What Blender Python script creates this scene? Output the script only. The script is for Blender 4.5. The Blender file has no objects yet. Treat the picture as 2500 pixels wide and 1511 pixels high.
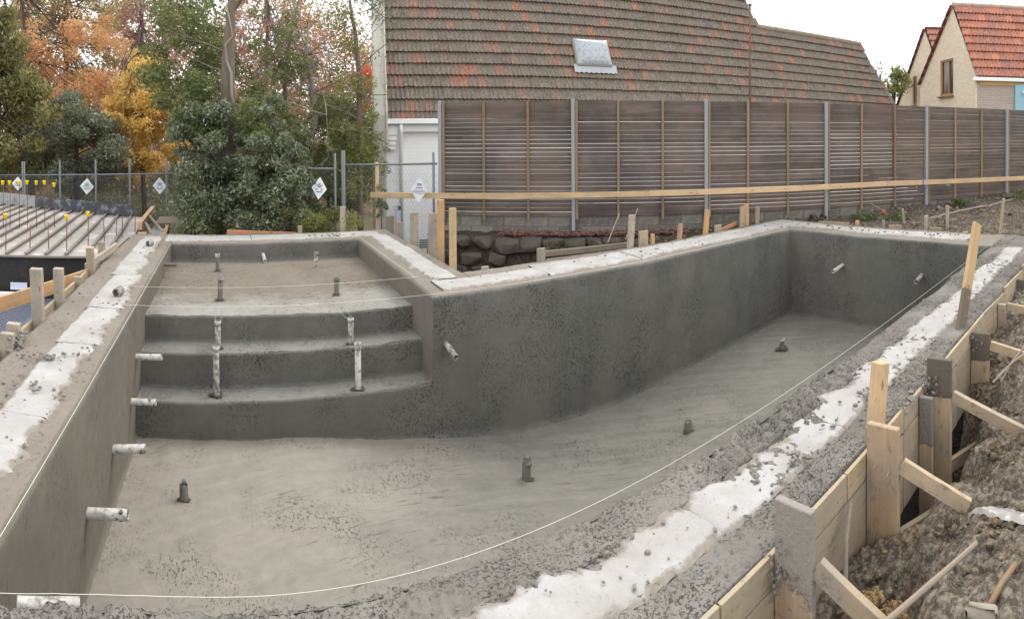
import bpy, math, random
import numpy as np
from mathutils import Vector, Matrix

random.seed(7); rng = np.random.default_rng(7)
SC = bpy.context.scene
COL = SC.collection
R = math.radians

# ------------------------------------------------------------------ camera
# A stitched phone panorama: a cylinder, about 103 degrees wide, held almost level,
# 1.6 m above the pool edge.  x runs along the near pool edge, y away from it, z = 0 at the pool edge.
CAM = Vector((0.9142, -1.9164, 1.6))
YAW, PITCH, ROLL = 0.4932, -0.0114, -0.0066
def cam_axes():
    f = Vector((math.sin(YAW)*math.cos(PITCH), math.cos(YAW)*math.cos(PITCH), math.sin(PITCH)))
    r = Vector((math.cos(YAW), -math.sin(YAW), 0)); u = r.cross(f)
    return r*math.cos(ROLL)+u*math.sin(ROLL), u*math.cos(ROLL)-r*math.sin(ROLL), f
cr, cu, cf = cam_axes()
cd = bpy.data.cameras.new('camera'); cam = bpy.data.objects.new('camera', cd); COL.objects.link(cam)
m = Matrix(((cr.x, cu.x, -cf.x, CAM.x), (cr.y, cu.y, -cf.y, CAM.y), (cr.z, cu.z, -cf.z, CAM.z), (0, 0, 0, 1)))
cam.matrix_world = m
cd.type = 'PANO'
for holder in (cd, getattr(cd, 'cycles', None)):
    if holder is None: continue
    try:
        holder.panorama_type = 'CENTRAL_CYLINDRICAL'
        holder.central_cylindrical_radius = 1.0
        holder.central_cylindrical_range_u_min = -0.8974; holder.central_cylindrical_range_u_max = 0.8956
        holder.central_cylindrical_range_v_min = -0.8375; holder.central_cylindrical_range_v_max = 0.2462
    except Exception: pass
cd.clip_start = 0.02; cd.clip_end = 3000
SC.camera = cam

# ------------------------------------------------------------------ overcast sky, one soft sun
SUN_AZ, SUN_EL = 62.0, 52.0            # compass bearing from +y towards +x, height
world = bpy.data.worlds.new('World'); SC.world = world; world.use_nodes = True
wt = world.node_tree; wt.nodes.clear()
wo = wt.nodes.new('ShaderNodeOutputWorld'); bg = wt.nodes.new('ShaderNodeBackground')
sky = wt.nodes.new('ShaderNodeTexSky'); sky.sky_type = 'NISHITA'; sky.sun_disc = False
sky.sun_elevation = R(SUN_EL); sky.sun_rotation = R(SUN_AZ); sky.dust_density = 4.0; sky.air_density = 1.0
hs = wt.nodes.new('ShaderNodeHueSaturation'); hs.inputs['Saturation'].default_value = 0.12; hs.inputs['Value'].default_value = 1.0
mx = wt.nodes.new('ShaderNodeMix'); mx.data_type = 'RGBA'; mx.inputs[0].default_value = 0.88
mx.inputs[7].default_value = (9.6, 9.8, 10.2, 1)     # the even white cloud cover
wt.links.new(sky.outputs[0], hs.inputs['Color']); wt.links.new(hs.outputs[0], mx.inputs[6])
wt.links.new(mx.outputs[2], bg.inputs['Color']); bg.inputs['Strength'].default_value = 0.112
wt.links.new(bg.outputs[0], wo.inputs['Surface'])
sl = bpy.data.lights.new('sun', 'SUN'); sl.energy = 1.0; sl.angle = R(32); sl.color = (1, 0.96, 0.9)
sun = bpy.data.objects.new('sun', sl); COL.objects.link(sun)
sd = Vector((math.sin(R(SUN_AZ))*math.cos(R(SUN_EL)), math.cos(R(SUN_AZ))*math.cos(R(SUN_EL)), math.sin(R(SUN_EL))))
sun.rotation_euler = sd.to_track_quat('Z', 'Y').to_euler(); sun.location = (4, 2, 12)

SC.view_settings.view_transform = 'Standard'; SC.view_settings.look = 'None'
SC.view_settings.exposure = 1.0; SC.view_settings.gamma = 1.0; SC.view_settings.use_curve_mapping = False
SC.render.engine = 'CYCLES'
SC.cycles.use_denoising = True
SC.cycles.max_bounces = 6; SC.cycles.diffuse_bounces = 3; SC.cycles.glossy_bounces = 3
SC.cycles.transmission_bounces = 4; SC.cycles.transparent_max_bounces = 6

# ------------------------------------------------------------------ helpers
MW = {}
def lin(c):
    c = c/255.0
    return c/12.92 if c <= 0.04045 else ((c+0.055)/1.055)**2.4
def C(r, g, b, k=1.0): return (lin(r)*k, lin(g)*k, lin(b)*k, 1.0)

def np_mesh(name, V, F, smooth=False):
    V = np.asarray(V, np.float32); me = bpy.data.meshes.new(name)
    if isinstance(F, np.ndarray):
        k = F.shape[1]; n = len(F); flat = F.ravel().astype(np.int32); starts = np.arange(n, dtype=np.int32)*k
    else:
        n = len(F); flat = np.array([i for f in F for i in f], np.int32)
        lens = np.array([len(f) for f in F], np.int32); starts = np.r_[0, np.cumsum(lens)[:-1]].astype(np.int32)
    me.vertices.add(len(V)); me.vertices.foreach_set('co', V.ravel())
    me.loops.add(len(flat)); me.loops.foreach_set('vertex_index', flat)
    me.polygons.add(n); me.polygons.foreach_set('loop_start', starts)
    me.polygons.foreach_set('use_smooth', np.full(n, smooth, bool))
    me.update(calc_edges=True)
    return me

def link(name, me, mat=None, parent=None, M=None):
    o = bpy.data.objects.new(name, me); COL.objects.link(o)
    if mat is not None and me is not None and len(me.materials) == 0: me.materials.append(mat)
    M = M or Matrix.Identity(4)
    if parent is not None:
        o.parent = parent; o.matrix_parent_inverse = MW[parent.name].inverted()
    o.matrix_basis = M; MW[o.name] = M.copy()
    return o
def tag(o, label=None, cat=None, group=None, kind=None):
    if label: o['label'] = label
    if cat: o['category'] = cat
    if group: o['group'] = group
    if kind: o['kind'] = kind
    return o
def thing(name, label, cat, loc=(0, 0, 0), group=None):
    o = link(name, None, M=Matrix.Translation(Vector(loc))); o.empty_display_size = 0.2
    return tag(o, label, cat, group)

class MB:
    """collects shapes, then becomes one mesh"""
    def __init__(s): s.v = []; s.f = []
    def add(s, V, F):
        b = len(s.v); s.v.extend([tuple(p) for p in V]); s.f.extend([tuple(i+b for i in f) for f in F]); return s
    def box(s, c, d, M=None, ch=0.0):
        V, F = cbox(d[0], d[1], d[2], ch); T = Matrix.Translation(Vector(c))
        if M is not None: T = T @ M.to_4x4()
        return s.add([T @ Vector(p) for p in V], F)
    def tube(s, pts, rad, n=8, cap=True):
        pts = [Vector(p) for p in pts]
        if not hasattr(rad, '__len__'): rad = [rad]*len(pts)
        V = []; F = []; ref = Vector((0.31, 0.2, 0.93))
        for i, p in enumerate(pts):
            t = (pts[min(i+1, len(pts)-1)]-pts[max(i-1, 0)]).normalized()
            a = t.cross(ref)
            if a.length < 0.05: a = t.cross(Vector((1, 0, 0)))
            a.normalize(); b = t.cross(a)
            for k in range(n):
                q = 2*math.pi*k/n; V.append(p+(a*math.cos(q)+b*math.sin(q))*rad[i])
        for i in range(len(pts)-1):
            for k in range(n): F.append((i*n+k, i*n+(k+1) % n, (i+1)*n+(k+1) % n, (i+1)*n+k))
        if cap: F.append(tuple(range(n-1, -1, -1))); F.append(tuple((len(pts)-1)*n+k for k in range(n)))
        return s.add(V, F)
    def poly(s, P, d):                       # polygon P extruded by vector d
        P = [Vector(p) for p in P]; d = Vector(d); n = len(P)
        F = [tuple(range(n)), tuple(range(2*n-1, n-1, -1))]+[(i, i+n, (i+1) % n+n, (i+1) % n) for i in range(n)]
        return s.add(P+[p+d for p in P], F)
    def mesh(s, name, smooth=False): return np_mesh(name, np.array(s.v), s.f, smooth)
    def link(s, name, mat, parent=None, smooth=False, M=None): return link(name, s.mesh(name, smooth), mat, parent, M)

def cbox(sx, sy, sz, ch=0.0):
    hx, hy, hz = sx/2, sy/2, sz/2
    if ch <= 0:
        V = [(x, y, z) for x in (-hx, hx) for y in (-hy, hy) for z in (-hz, hz)]
        return V, [(0, 1, 3, 2), (4, 6, 7, 5), (0, 4, 5, 1), (2, 3, 7, 6), (0, 2, 6, 4), (1, 5, 7, 3)]
    c = min(ch, hx*.45, hy*.45, hz*.45); V = []; idx = {}
    for a in (-1, 1):
        for b in (-1, 1):
            for d in (-1, 1):
                for ax in range(3):
                    p = [a*(hx-c), b*(hy-c), d*(hz-c)]; p[ax] = (a*hx, b*hy, d*hz)[ax]
                    idx[(a, b, d, ax)] = len(V); V.append(tuple(p))
    F = []
    for ax in range(3):
        o1, o2 = [i for i in range(3) if i != ax]
        for sg in (-1, 1):
            q = []
            for e1, e2 in ((-1, -1), (1, -1), (1, 1), (-1, 1)):
                k = [0, 0, 0]; k[ax] = sg; k[o1] = e1; k[o2] = e2; q.append(idx[(*k, ax)])
            F.append(tuple(q))
    for ax in range(3):                     # edges along ax
        o1, o2 = [i for i in range(3) if i != ax]
        for e1 in (-1, 1):
            for e2 in (-1, 1):
                q = []
                for sg, fa in ((-1, o1), (1, o1), (1, o2), (-1, o2)):
                    k = [0, 0, 0]; k[ax] = sg; k[o1] = e1; k[o2] = e2; q.append(idx[(*k, fa)])
                F.append(tuple(q))
    for a in (-1, 1):
        for b in (-1, 1):
            for d in (-1, 1): F.append(tuple(idx[(a, b, d, ax)] for ax in range(3)))
    return V, F

def frame(p0, p1, side):
    p0, p1 = Vector(p0), Vector(p1); x = (p1-p0).normalized(); s = Vector(side); y = (s-x*s.dot(x)).normalized(); z = x.cross(y)
    return Matrix(((x.x, y.x, z.x, p0.x), (x.y, y.y, z.y, p0.y), (x.z, y.z, z.z, p0.z), (0, 0, 0, 1)))
def plank(name, p0, p1, w, t, mat, parent=None, side=(0, 0, 1), ch=0.003, warp=0.0):
    """sawn timber from p0 to p1; local x runs along the grain"""
    L = (Vector(p1)-Vector(p0)).length; V, F = cbox(L, w, t, ch)
    V = np.array(V)+np.array([L/2, 0, 0])
    me = np_mesh(name, V, F)
    return link(name, me, mat, parent, frame(p0, p1, side))

# vectorised value noise
def _hash(ix, iy, iz, s):
    n = (ix.astype(np.int64).astype(np.uint32)*np.uint32(374761393)+iy.astype(np.int64).astype(np.uint32)*np.uint32(668265263)
         + iz.astype(np.int64).astype(np.uint32)*np.uint32(1274126177)+np.uint32((s*974711+12345) % 4294967291))
    n = (n ^ (n >> np.uint32(13)))*np.uint32(1274126177); n = n ^ (n >> np.uint32(16))
    n = n*np.uint32(2246822519); n = n ^ (n >> np.uint32(15))
    return n.astype(np.float64)/4294967296.0
def vnoise(P, f, s=0):
    q = np.asarray(P, float)*f+0.137; i = np.floor(q); t = q-i; t = t*t*(3-2*t); out = 0
    for dx in (0, 1):
        for dy in (0, 1):
            for dz in (0, 1):
                w = (t[..., 0] if dx else 1-t[..., 0])*(t[..., 1] if dy else 1-t[..., 1])*(t[..., 2] if dz else 1-t[..., 2])
                out = out+w*_hash(i[..., 0]+dx, i[..., 1]+dy, i[..., 2]+dz, s)
    return out*2-1
def fbm(P, f, o=4, s=0, g=0.5):
    a = 1.0; out = 0
    for k in range(o): out = out+a*vnoise(P, f*2**k, s+k*17); a *= g
    return out
def vfield(P, f, o, s): return np.stack([fbm(P, f, o, s), fbm(P, f, o, s+101), fbm(P, f, o, s+202)], -1)
def gridfaces(nu, nv):
    a = np.arange(nu*(nv+1)).reshape(nu, nv+1)[:, :-1].ravel()
    return np.stack([a, a+nv+1, a+nv+2, a+1], -1)
def grid(name, fn, nu, nv, mat, parent=None, disp=None, smooth=True):
    U, V = np.meshgrid(np.linspace(0, 1, nu+1), np.linspace(0, 1, nv+1), indexing='ij')
    P = fn(U, V)
    if disp is not None: P = disp(P)
    return link(name, np_mesh(name, P.reshape(-1, 3), gridfaces(nu, nv), smooth), mat, parent)
def rough(P):                                 # the hand-trowelled unevenness of sprayed concrete
    return P+0.008*vfield(P, 1.7, 2, 5)+0.0035*vfield(P, 9, 3, 9)
def PB(az, r, z):                             # a spot by compass bearing and distance from where the photographer stood
    return Vector((CAM.x+r*math.sin(R(az)), CAM.y+r*math.cos(R(az)), z))
# ------------------------------------------------------------------ materials
class NT:
    def __init__(s, name):
        s.m = bpy.data.materials.new(name); s.m.use_nodes = True; s.t = s.m.node_tree; s.t.nodes.clear()
        s.out = s.t.nodes.new('ShaderNodeOutputMaterial'); s.b = s.t.nodes.new('ShaderNodeBsdfPrincipled')
        s.t.links.new(s.b.outputs[0], s.out.inputs[0]); s.tc = s.t.nodes.new('ShaderNodeTexCoord')
        s.b.inputs['Specular IOR Level'].default_value = 0.25
    def L(s, a, b): s.t.links.new(a, b)
    def n(s, typ): return s.t.nodes.new(typ)
    def map(s, scale=(1, 1, 1), src='Object', rot=(0, 0, 0), loc=None):
        m = s.n('ShaderNodeMapping'); m.inputs['Scale'].default_value = scale; m.inputs['Rotation'].default_value = rot
        s.L(s.tc.outputs[src], m.inputs['Vector'])
        if loc is not None: s.L(loc, m.inputs['Location'])
        return m.outputs[0]
    def noise(s, scale, detail=4, rough=0.55, vec=None, dist=0.0):
        x = s.n('ShaderNodeTexNoise'); x.inputs['Scale'].default_value = scale; x.inputs['Detail'].default_value = detail
        x.inputs['Roughness'].default_value = rough; x.inputs['Distortion'].default_value = dist
        s.L(vec if vec is not None else s.tc.outputs['Object'], x.inputs['Vector']); return x.outputs['Fac']
    def vor(s, scale, vec=None, feat='F1', out='Distance'):
        x = s.n('ShaderNodeTexVoronoi'); x.feature = feat; x.inputs['Scale'].default_value = scale
        s.L(vec if vec is not None else s.tc.outputs['Object'], x.inputs['Vector']); return x.outputs[out]
    def ramp(s, fac, stops):
        x = s.n('ShaderNodeValToRGB'); e = x.color_ramp.elements
        while len(e) < len(stops): e.new(0.5)
        for k, (p, c) in enumerate(stops):
            e[k].position = p; e[k].color = c if hasattr(c, '__len__') else (c, c, c, 1)
        s.L(fac, x.inputs['Fac']); return x.outputs[0]
    def mix(s, fac, a, b, mode='MIX'):
        x = s.n('ShaderNodeMix'); x.data_type = 'RGBA'; x.blend_type = mode
        for v, i in ((fac, 0), (a, 6), (b, 7)):
            if isinstance(v, (int, float)): x.inputs[i].default_value = v if i == 0 else (v, v, v, 1)
            elif isinstance(v, tuple): x.inputs[i].default_value = v
            else: s.L(v, x.inputs[i])
        return x.outputs[2]
    def math(s, op, a, b=None, clamp=False):
        x = s.n('ShaderNodeMath'); x.operation = op; x.use_clamp = clamp
        for v, i in ((a, 0), (b, 1)):
            if v is None: continue
            if isinstance(v, (int, float)): x.inputs[i].default_value = v
            else: s.L(v, x.inputs[i])
        return x.outputs[0]
    def sep(s, src='Object'):
        x = s.n('ShaderNodeSeparateXYZ'); s.L(s.tc.outputs[src], x.inputs[0]); return x.outputs
    def orand(s):
        x = s.n('ShaderNodeObjectInfo'); return x.outputs['Random']
    def irand(s):
        x = s.n('ShaderNodeNewGeometry'); return x.outputs['Random Per Island']
    def bump(s, h, strength=0.5, dist=0.01):
        x = s.n('ShaderNodeBump'); x.inputs['Strength'].default_value = strength; x.inputs['Distance'].default_value = dist
        s.L(h, x.inputs['Height']); s.L(x.outputs[0], s.b.inputs['Normal']); return x
    def fin(s, col, rough=0.85, metal=0.0):
        if isinstance(col, tuple): s.b.inputs['Base Color'].default_value = col
        else: s.L(col, s.b.inputs['Base Color'])
        if isinstance(rough, (int, float)): s.b.inputs['Roughness'].default_value = rough
        else: s.L(rough, s.b.inputs['Roughness'])
        s.b.inputs['Metallic'].default_value = metal
        return s.m

def shotcrete(name, c0, c1, pit, pscale=30, lo=0.575, hi=0.64, mlo=0.42, mhi=0.6, mscale=2.2, bs=0.7, extra=None, stretch=(1, 1, 1), rgh=0.9):
    t = NT(name); v = t.map(stretch)
    base = t.mix(t.ramp(t.noise(1.3, 5, 0.6), [(0.3, 0.0), (0.7, 1.0)]), c0, c1)
    if extra: base = extra(t, base)
    base = t.mix(t.ramp(t.noise(14, 4, 0.6), [(0.3, 0.0), (0.75, 0.35)]), base, t.mix(0.5, base, pit))
    m = t.ramp(t.noise(mscale, 3, 0.6), [(mlo, 0.0), (mhi, 1.0)])
    pn = t.noise(pscale, 3, 0.5, v, 0.9)
    p = t.math('MULTIPLY', t.ramp(pn, [(lo, 0.0), (hi, 1.0)]), m)
    col = t.mix(t.math('MULTIPLY', p, 0.85), base, pit)
    col = t.mix(0.12, col, t.mix(t.noise(160, 2, 0.5), 0.0, 1.0), 'OVERLAY')
    h = t.math('SUBTRACT', t.math('MULTIPLY', t.noise(55, 4, 0.65), 0.35), p)
    t.bump(h, bs, 0.012)
    return t.fin(col, rgh)

def sweeps(t, cx, cy, ks, kr):           # trowel arcs: noise drawn out along circles round (cx, cy)
    x, y, z = t.sep(); dx = t.math('SUBTRACT', x, cx); dy = t.math('SUBTRACT', y, cy)
    r = t.math('SQRT', t.math('ADD', t.math('MULTIPLY', dx, dx), t.math('MULTIPLY', dy, dy))); a = t.math('ARCTAN2', dy, dx)
    v = t.n('ShaderNodeCombineXYZ'); t.L(t.math('MULTIPLY', a, ks), v.inputs[0]); t.L(t.math('MULTIPLY', r, kr), v.inputs[1]); return v.outputs[0]
def dry_shade_tone(t, base):                  # dry skin to damp far end, partly shade put into the colour
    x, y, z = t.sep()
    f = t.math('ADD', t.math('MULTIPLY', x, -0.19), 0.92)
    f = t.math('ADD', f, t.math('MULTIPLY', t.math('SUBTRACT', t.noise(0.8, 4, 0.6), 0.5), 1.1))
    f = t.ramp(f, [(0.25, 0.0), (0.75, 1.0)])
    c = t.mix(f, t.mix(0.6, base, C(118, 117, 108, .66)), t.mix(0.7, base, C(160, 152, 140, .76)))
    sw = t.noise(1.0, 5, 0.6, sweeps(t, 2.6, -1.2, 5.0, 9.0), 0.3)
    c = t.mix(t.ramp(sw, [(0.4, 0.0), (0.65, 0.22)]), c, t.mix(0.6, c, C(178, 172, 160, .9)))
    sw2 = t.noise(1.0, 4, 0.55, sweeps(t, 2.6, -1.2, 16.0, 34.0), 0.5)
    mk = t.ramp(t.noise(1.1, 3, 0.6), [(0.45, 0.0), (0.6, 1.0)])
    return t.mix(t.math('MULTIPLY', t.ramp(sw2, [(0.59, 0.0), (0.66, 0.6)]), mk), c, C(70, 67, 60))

def streaks(t, base):                    # damp runs and drier bands down the sprayed walls
    a = t.noise(1.0, 5, 0.6, t.map((2.6, 2.6, .45))); b = t.noise(0.7, 4, 0.6)
    c = t.mix(t.ramp(a, [(0.36, 0.4), (0.5, 0.0)]), base, t.mix(0.5, base, C(64, 63, 59)))
    c = t.mix(t.ramp(a, [(0.52, 0.0), (0.68, 0.22)]), c, C(118, 115, 107))
    return t.mix(t.ramp(b, [(0.45, 0.0), (0.7, 0.4)]), c, C(92, 92, 86))
def wet_front(t, base):                  # the shelf: brown and dry at the back, pale fresh skim at the front
    x, y, z = t.sep(); f = t.math('ADD', t.math('MULTIPLY', t.math('SUBTRACT', 4.95, y), 0.9), t.math('MULTIPLY', t.math('SUBTRACT', t.noise(1.6, 5, 0.65), 0.5), 2.0))
    return t.mix(t.ramp(f, [(0.1, 0.0), (0.5, 1.0)]), t.mix(0.75, base, C(142, 130, 114, .62)), t.mix(0.7, base, C(172, 170, 162, .66)))
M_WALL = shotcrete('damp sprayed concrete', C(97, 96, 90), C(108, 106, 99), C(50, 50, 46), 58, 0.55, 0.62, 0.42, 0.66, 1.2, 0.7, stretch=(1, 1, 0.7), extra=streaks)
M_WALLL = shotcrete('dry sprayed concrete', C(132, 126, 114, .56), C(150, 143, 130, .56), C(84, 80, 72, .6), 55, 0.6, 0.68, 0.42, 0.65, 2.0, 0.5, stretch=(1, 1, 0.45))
M_FLOOR = shotcrete('trowelled floor concrete', C(128, 125, 117, .72), C(152, 146, 136, .8), C(66, 63, 57), 42, 0.575, 0.64, 0.48, 0.62, 1.5, 0.6, extra=dry_shade_tone, stretch=(1.6, 0.8, 1))
M_TREAD = shotcrete('step concrete', C(142, 140, 132, .6), C(160, 157, 148, .6), C(66, 64, 58), 46, 0.56, 0.62, 0.42, 0.6, 2.4, 0.6)
M_SHELF = shotcrete('shelf concrete', C(146, 136, 122, .56), C(176, 174, 166, .6), C(80, 73, 64, .7), 36, 0.57, 0.63, 0.42, 0.6, 1.5, 0.6, stretch=(.7, 1.2, 1), extra=wet_front)
M_BEAM = shotcrete('bond beam concrete', C(140, 130, 117, .66), C(158, 150, 138, .66), C(92, 85, 76, .7), 46, 0.59, 0.67, 0.4, 0.62, 2.0, 0.5)
M_BEAMN = shotcrete('crumbly rim concrete', C(136, 131, 122, .54), C(158, 153, 144, .62), C(84, 80, 73, .75), 80, 0.54, 0.68, 0.36, 0.56, 3.0, 0.9)
M_CRUMB = shotcrete('concrete crumb', C(118, 113, 104, .8), C(144, 138, 128, .8), C(80, 76, 70), 60, 0.6, 0.7, 0.4, 0.6, 2, 0.5)

def m_foam(name, white, dusty, amount):
    t = NT(name); at_ = t.n('ShaderNodeAttribute'); at_.attribute_name = 'edge'
    c = t.mix(t.ramp(t.noise(2.6, 6, 0.68), [(amount, 0.0), (amount+.3, 0.8)]), white, dusty)
    c = t.mix(t.ramp(t.noise(26, 5, 0.65), [(0.52, 0.0), (0.66, 0.55)]), c, C(176, 168, 156, .8))
    c = t.mix(t.ramp(t.noise(70, 4, 0.6), [(0.6, 0.0), (0.72, 0.6)]), c, C(140, 134, 124, .8))
    f = t.math('ADD', t.math('MULTIPLY', at_.outputs['Fac'], 13.0), t.math('MULTIPLY', t.math('SUBTRACT', t.noise(9, 6, 0.7), 0.5), 2.2))
    f = t.math('ADD', f, t.math('MULTIPLY', t.math('SUBTRACT', t.noise(3, 3, 0.6), 0.5), 1.4))
    k = t.ramp(f, [(0.25, 1.0), (0.62, 0.0)])            # cement smeared in from the edges
    c = t.mix(k, c, t.mix(t.noise(45, 4, 0.6), C(136, 128, 116, .72), C(160, 151, 138, .8)))
    t.bump(t.math('ADD', t.noise(60, 4, 0.6), t.math('MULTIPLY', k, 0.8)), 0.5, 0.008); return t.fin(c, 0.9)
M_FOAM = m_foam('white foam board', C(234, 232, 228, .47), C(200, 193, 184, .46), .34)
M_FOAM2 = m_foam('cement smeared foam board', C(206, 204, 198, .62), C(176, 173, 165, .62), .34)

def wood(name, c0, c1, splash=None, grey=0.0, knots=True, bs=0.3, vary=0.25, gscale=34, stain=None):
    t = NT(name); r = t.orand()
    off = t.n('ShaderNodeCombineXYZ'); t.L(t.math('MULTIPLY', r, 37.0), off.inputs[0]); t.L(t.math('MULTIPLY', r, 91.0), off.inputs[1])
    v = t.map((1.3, gscale, gscale), loc=off.outputs[0]); v2 = t.map((2.2, 7, 7), loc=off.outputs[0])
    g = t.noise(1.0, 5, 0.6, v, 0.3); big = t.noise(1.0, 3, 0.5, v2)
    c = t.mix(t.ramp(g, [(0.3, 0.0), (0.72, 1.0)]), c0, c1)
    c = t.mix(t.math('MULTIPLY', t.ramp(big, [(0.35, 0.0), (0.7, 1.0)]), 0.45), c, t.mix(0.5, c, C(112, 90, 62)))
    if knots:
        k = t.vor(1.0, t.map((3.2, 13, 13), loc=off.outputs[0]))
        c = t.mix(t.ramp(k, [(0.05, 0.8), (0.13, 0.0)]), c, C(84, 58, 38))
    if grey:
        c = t.mix(t.math('MULTIPLY', t.ramp(t.noise(3.0, 5, 0.65, t.map((1, 1, 1), loc=off.outputs[0])), [(0.38, 0.0), (0.62, 1.0)]), grey), c, C(140, 133, 122))
        c = t.mix(t.math('MULTIPLY', t.ramp(t.noise(26, 5, 0.7, t.map((.6, 1, 1), loc=off.outputs[0])), [(0.56, 0.0), (0.66, 0.7)]), min(1, grey*1.4)), c, C(112, 105, 95))
    if stain:                                 # weather stains that run on from board to board
        g_ = t.n('ShaderNodeNewGeometry'); n_ = t.n('ShaderNodeTexNoise'); n_.inputs['Scale'].default_value = 0.9; n_.inputs['Detail'].default_value = 5; n_.inputs['Roughness'].default_value = 0.6; t.L(g_.outputs['Position'], n_.inputs['Vector'])
        c = t.mix(t.ramp(n_.outputs['Fac'], [(0.36, 0.55), (0.5, 0.0)]), c, stain[0]); c = t.mix(t.ramp(n_.outputs['Fac'], [(0.5, 0.0), (0.64, 0.6)]), c, stain[1])
    val = t.math('ADD', t.math('MULTIPLY', r, vary), 1.0-vary*0.55)
    c = t.mix(1.0, c, t.mix(1.0, 1.0, 1.0), 'MULTIPLY') if False else c
    hsv = t.n('ShaderNodeHueSaturation'); t.L(c, hsv.inputs['Color']); t.L(val, hsv.inputs['Value']); c = hsv.outputs[0]
    h = g
    if splash:
        x0, x1, sc = splash                   # dried cement thrown over one end
        x = t.sep()[0]
        mr = t.n('ShaderNodeMapRange'); t.L(x, mr.inputs[0]); mr.inputs[1].default_value = x0; mr.inputs[2].default_value = x1
        f = t.math('ADD', mr.outputs[0], t.math('MULTIPLY', t.math('SUBTRACT', t.noise(9, 5, 0.65), 0.5), 1.3))
        f = t.ramp(f, [(0.42, 0.0), (0.58, 1.0)])
        ln = t.noise(48, 5, 0.75)
        c = t.mix(t.math('MULTIPLY', f, 0.85), c, t.mix(ln, t.mix(0.35, sc, 0.0), sc))
        h = t.math('ADD', t.math('MULTIPLY', g, 0.4), t.math('MULTIPLY', f, t.math('MULTIPLY', ln, 2.0)))
    t.bump(h, bs if not splash else 0.9, 0.004 if not splash else 0.008); return t.fin(c, 0.8)
W_NEW = wood('fresh sawn pine', C(198, 164, 120), C(214, 184, 144), grey=0.3)
W_PEG = wood('sawn peg timber', C(166, 144, 114), C(182, 162, 132), grey=0.8)
W_ORANGE = wood('orange sawn timber', C(186, 142, 92), C(204, 164, 116), grey=0.45)
W_GREYP = wood('cement grey peg', C(158, 146, 128), C(178, 166, 148), grey=0.95)
W_FORM = wood('plywood form face', C(160, 142, 116), C(176, 158, 130), grey=0.85, knots=False, gscale=18)
W_FORMY = wood('yellow form board', C(166, 148, 118), C(180, 162, 130), grey=0.75)
W_OLD = wood('weathered grey timber', C(118, 106, 92), C(146, 134, 118), grey=0.6)
W_SLAT = wood('weathered brown slat', C(76, 67, 63), C(112, 100, 94), grey=0.15, knots=True, vary=0.34, stain=(C(68, 62, 60), C(114, 96, 86)))
W_BATTEN = wood('brown batten', C(124, 106, 84), C(146, 126, 102), vary=0.3)
CEM = C(128, 122, 112)
W_SPL = lambda x0, x1, sc=CEM: wood('cement splashed timber', C(174, 148, 116), C(190, 166, 134), grey=0.6, splash=(x0, x1, sc))

def plain(name, col, rough=0.6, metal=0.0, var=0.15, scale=8, bs=0.15, spec=0.3, dirt=None, dlo=.52):
    t = NT(name); t.b.inputs['Specular IOR Level'].default_value = spec
    c = t.mix(t.math('MULTIPLY', t.noise(scale, 5, 0.6), var*2), col, t.mix(0.55, col, C(70, 66, 60)))
    if dirt: c = t.mix(t.ramp(t.noise(scale*2.3, 5, 0.65), [(dlo, 0.0), (dlo+.14, 0.9)]), c, dirt)
    t.bump(t.noise(scale*9, 3, 0.6), bs, 0.003); return t.fin(c, rough, metal)
M_PVC = plain('white plastic pipe', C(188, 185, 178), 0.5, var=0.3, dirt=C(112, 107, 98), scale=10, dlo=.49)
M_PVCD = plain('cement coated pipe', C(104, 101, 92), 0.9, var=0.35, scale=22, bs=0.5, dirt=C(70, 68, 62))
M_PVCM = plain('cement streaked white pipe', C(170, 166, 156), 0.6, var=0.4, scale=11, dirt=C(84, 80, 71), dlo=.44)
M_HOLE = plain('wet hole', C(70, 68, 62), 0.9)
M_STRING = plain('pale string', C(206, 200, 186), 0.9, var=0.05)
M_GALV = plain('galvanised steel', C(150, 154, 156), 0.6, 0.1, scale=5)
M_GALVD = plain('dull galvanised wire', C(140, 146, 148), 0.55, 0.2)
M_POST = plain('dull fence tube', C(112, 118, 120), 0.6, 0.1)
M_PAPER = plain('shaded paper notice', C(206, 208, 210), 0.7, var=0.03)
M_DECK = plain('steel decking sheet', C(168, 162, 154), 0.6, 0.0, var=0.25, scale=1.3, dirt=C(196, 190, 182))
M_RIB = plain('steel decking rib', C(128, 120, 112), 0.6, 0.0, var=0.25, scale=3)
M_UPST = plain('steel edge form', C(160, 160, 158), 0.6, 0.0, var=0.25, scale=2.0, dirt=C(110, 112, 116))
M_BLACK = plain('bitumen coating', C(36, 37, 36), 0.55, var=0.3, scale=3, bs=0.5, dirt=C(58, 58, 54))
M_DIMPLE = plain('blue grey drainage sheet', C(92, 98, 112), 0.6, var=0.15, scale=6)
M_YCAP = plain('yellow plastic cap', C(246, 206, 24), 0.5, var=0.1)
M_RUST = plain('rusty bar', C(128, 92, 76), 0.85, var=0.4, scale=10)
M_WHITE = plain('white paint', C(238, 238, 234), 0.6, var=0.08, scale=2)
M_CREAM = plain('pale grey render', C(190, 188, 174), 0.85, var=0.12, scale=1.2, bs=0.3)
M_SIGN = plain('white sign board', C(232, 236, 240), 0.5, var=0.03)
M_INK = plain('dark print', C(70, 74, 80), 0.7, var=0.05)
M_GLASS = plain('dusty skylight dome', C(166, 172, 178), 0.25, var=0.3, scale=6, spec=0.6, dirt=C(120, 124, 128))
M_LEAD = plain('lead flashing', C(176, 178, 182), 0.5, 0.2, var=0.3, scale=6)
M_PANE = plain('dark window glass', C(62, 52, 44), 0.12, var=0.2, spec=0.6)
M_FRAMEB = plain('brown window frame', C(172, 132, 92), 0.6, var=0.2)
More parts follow.
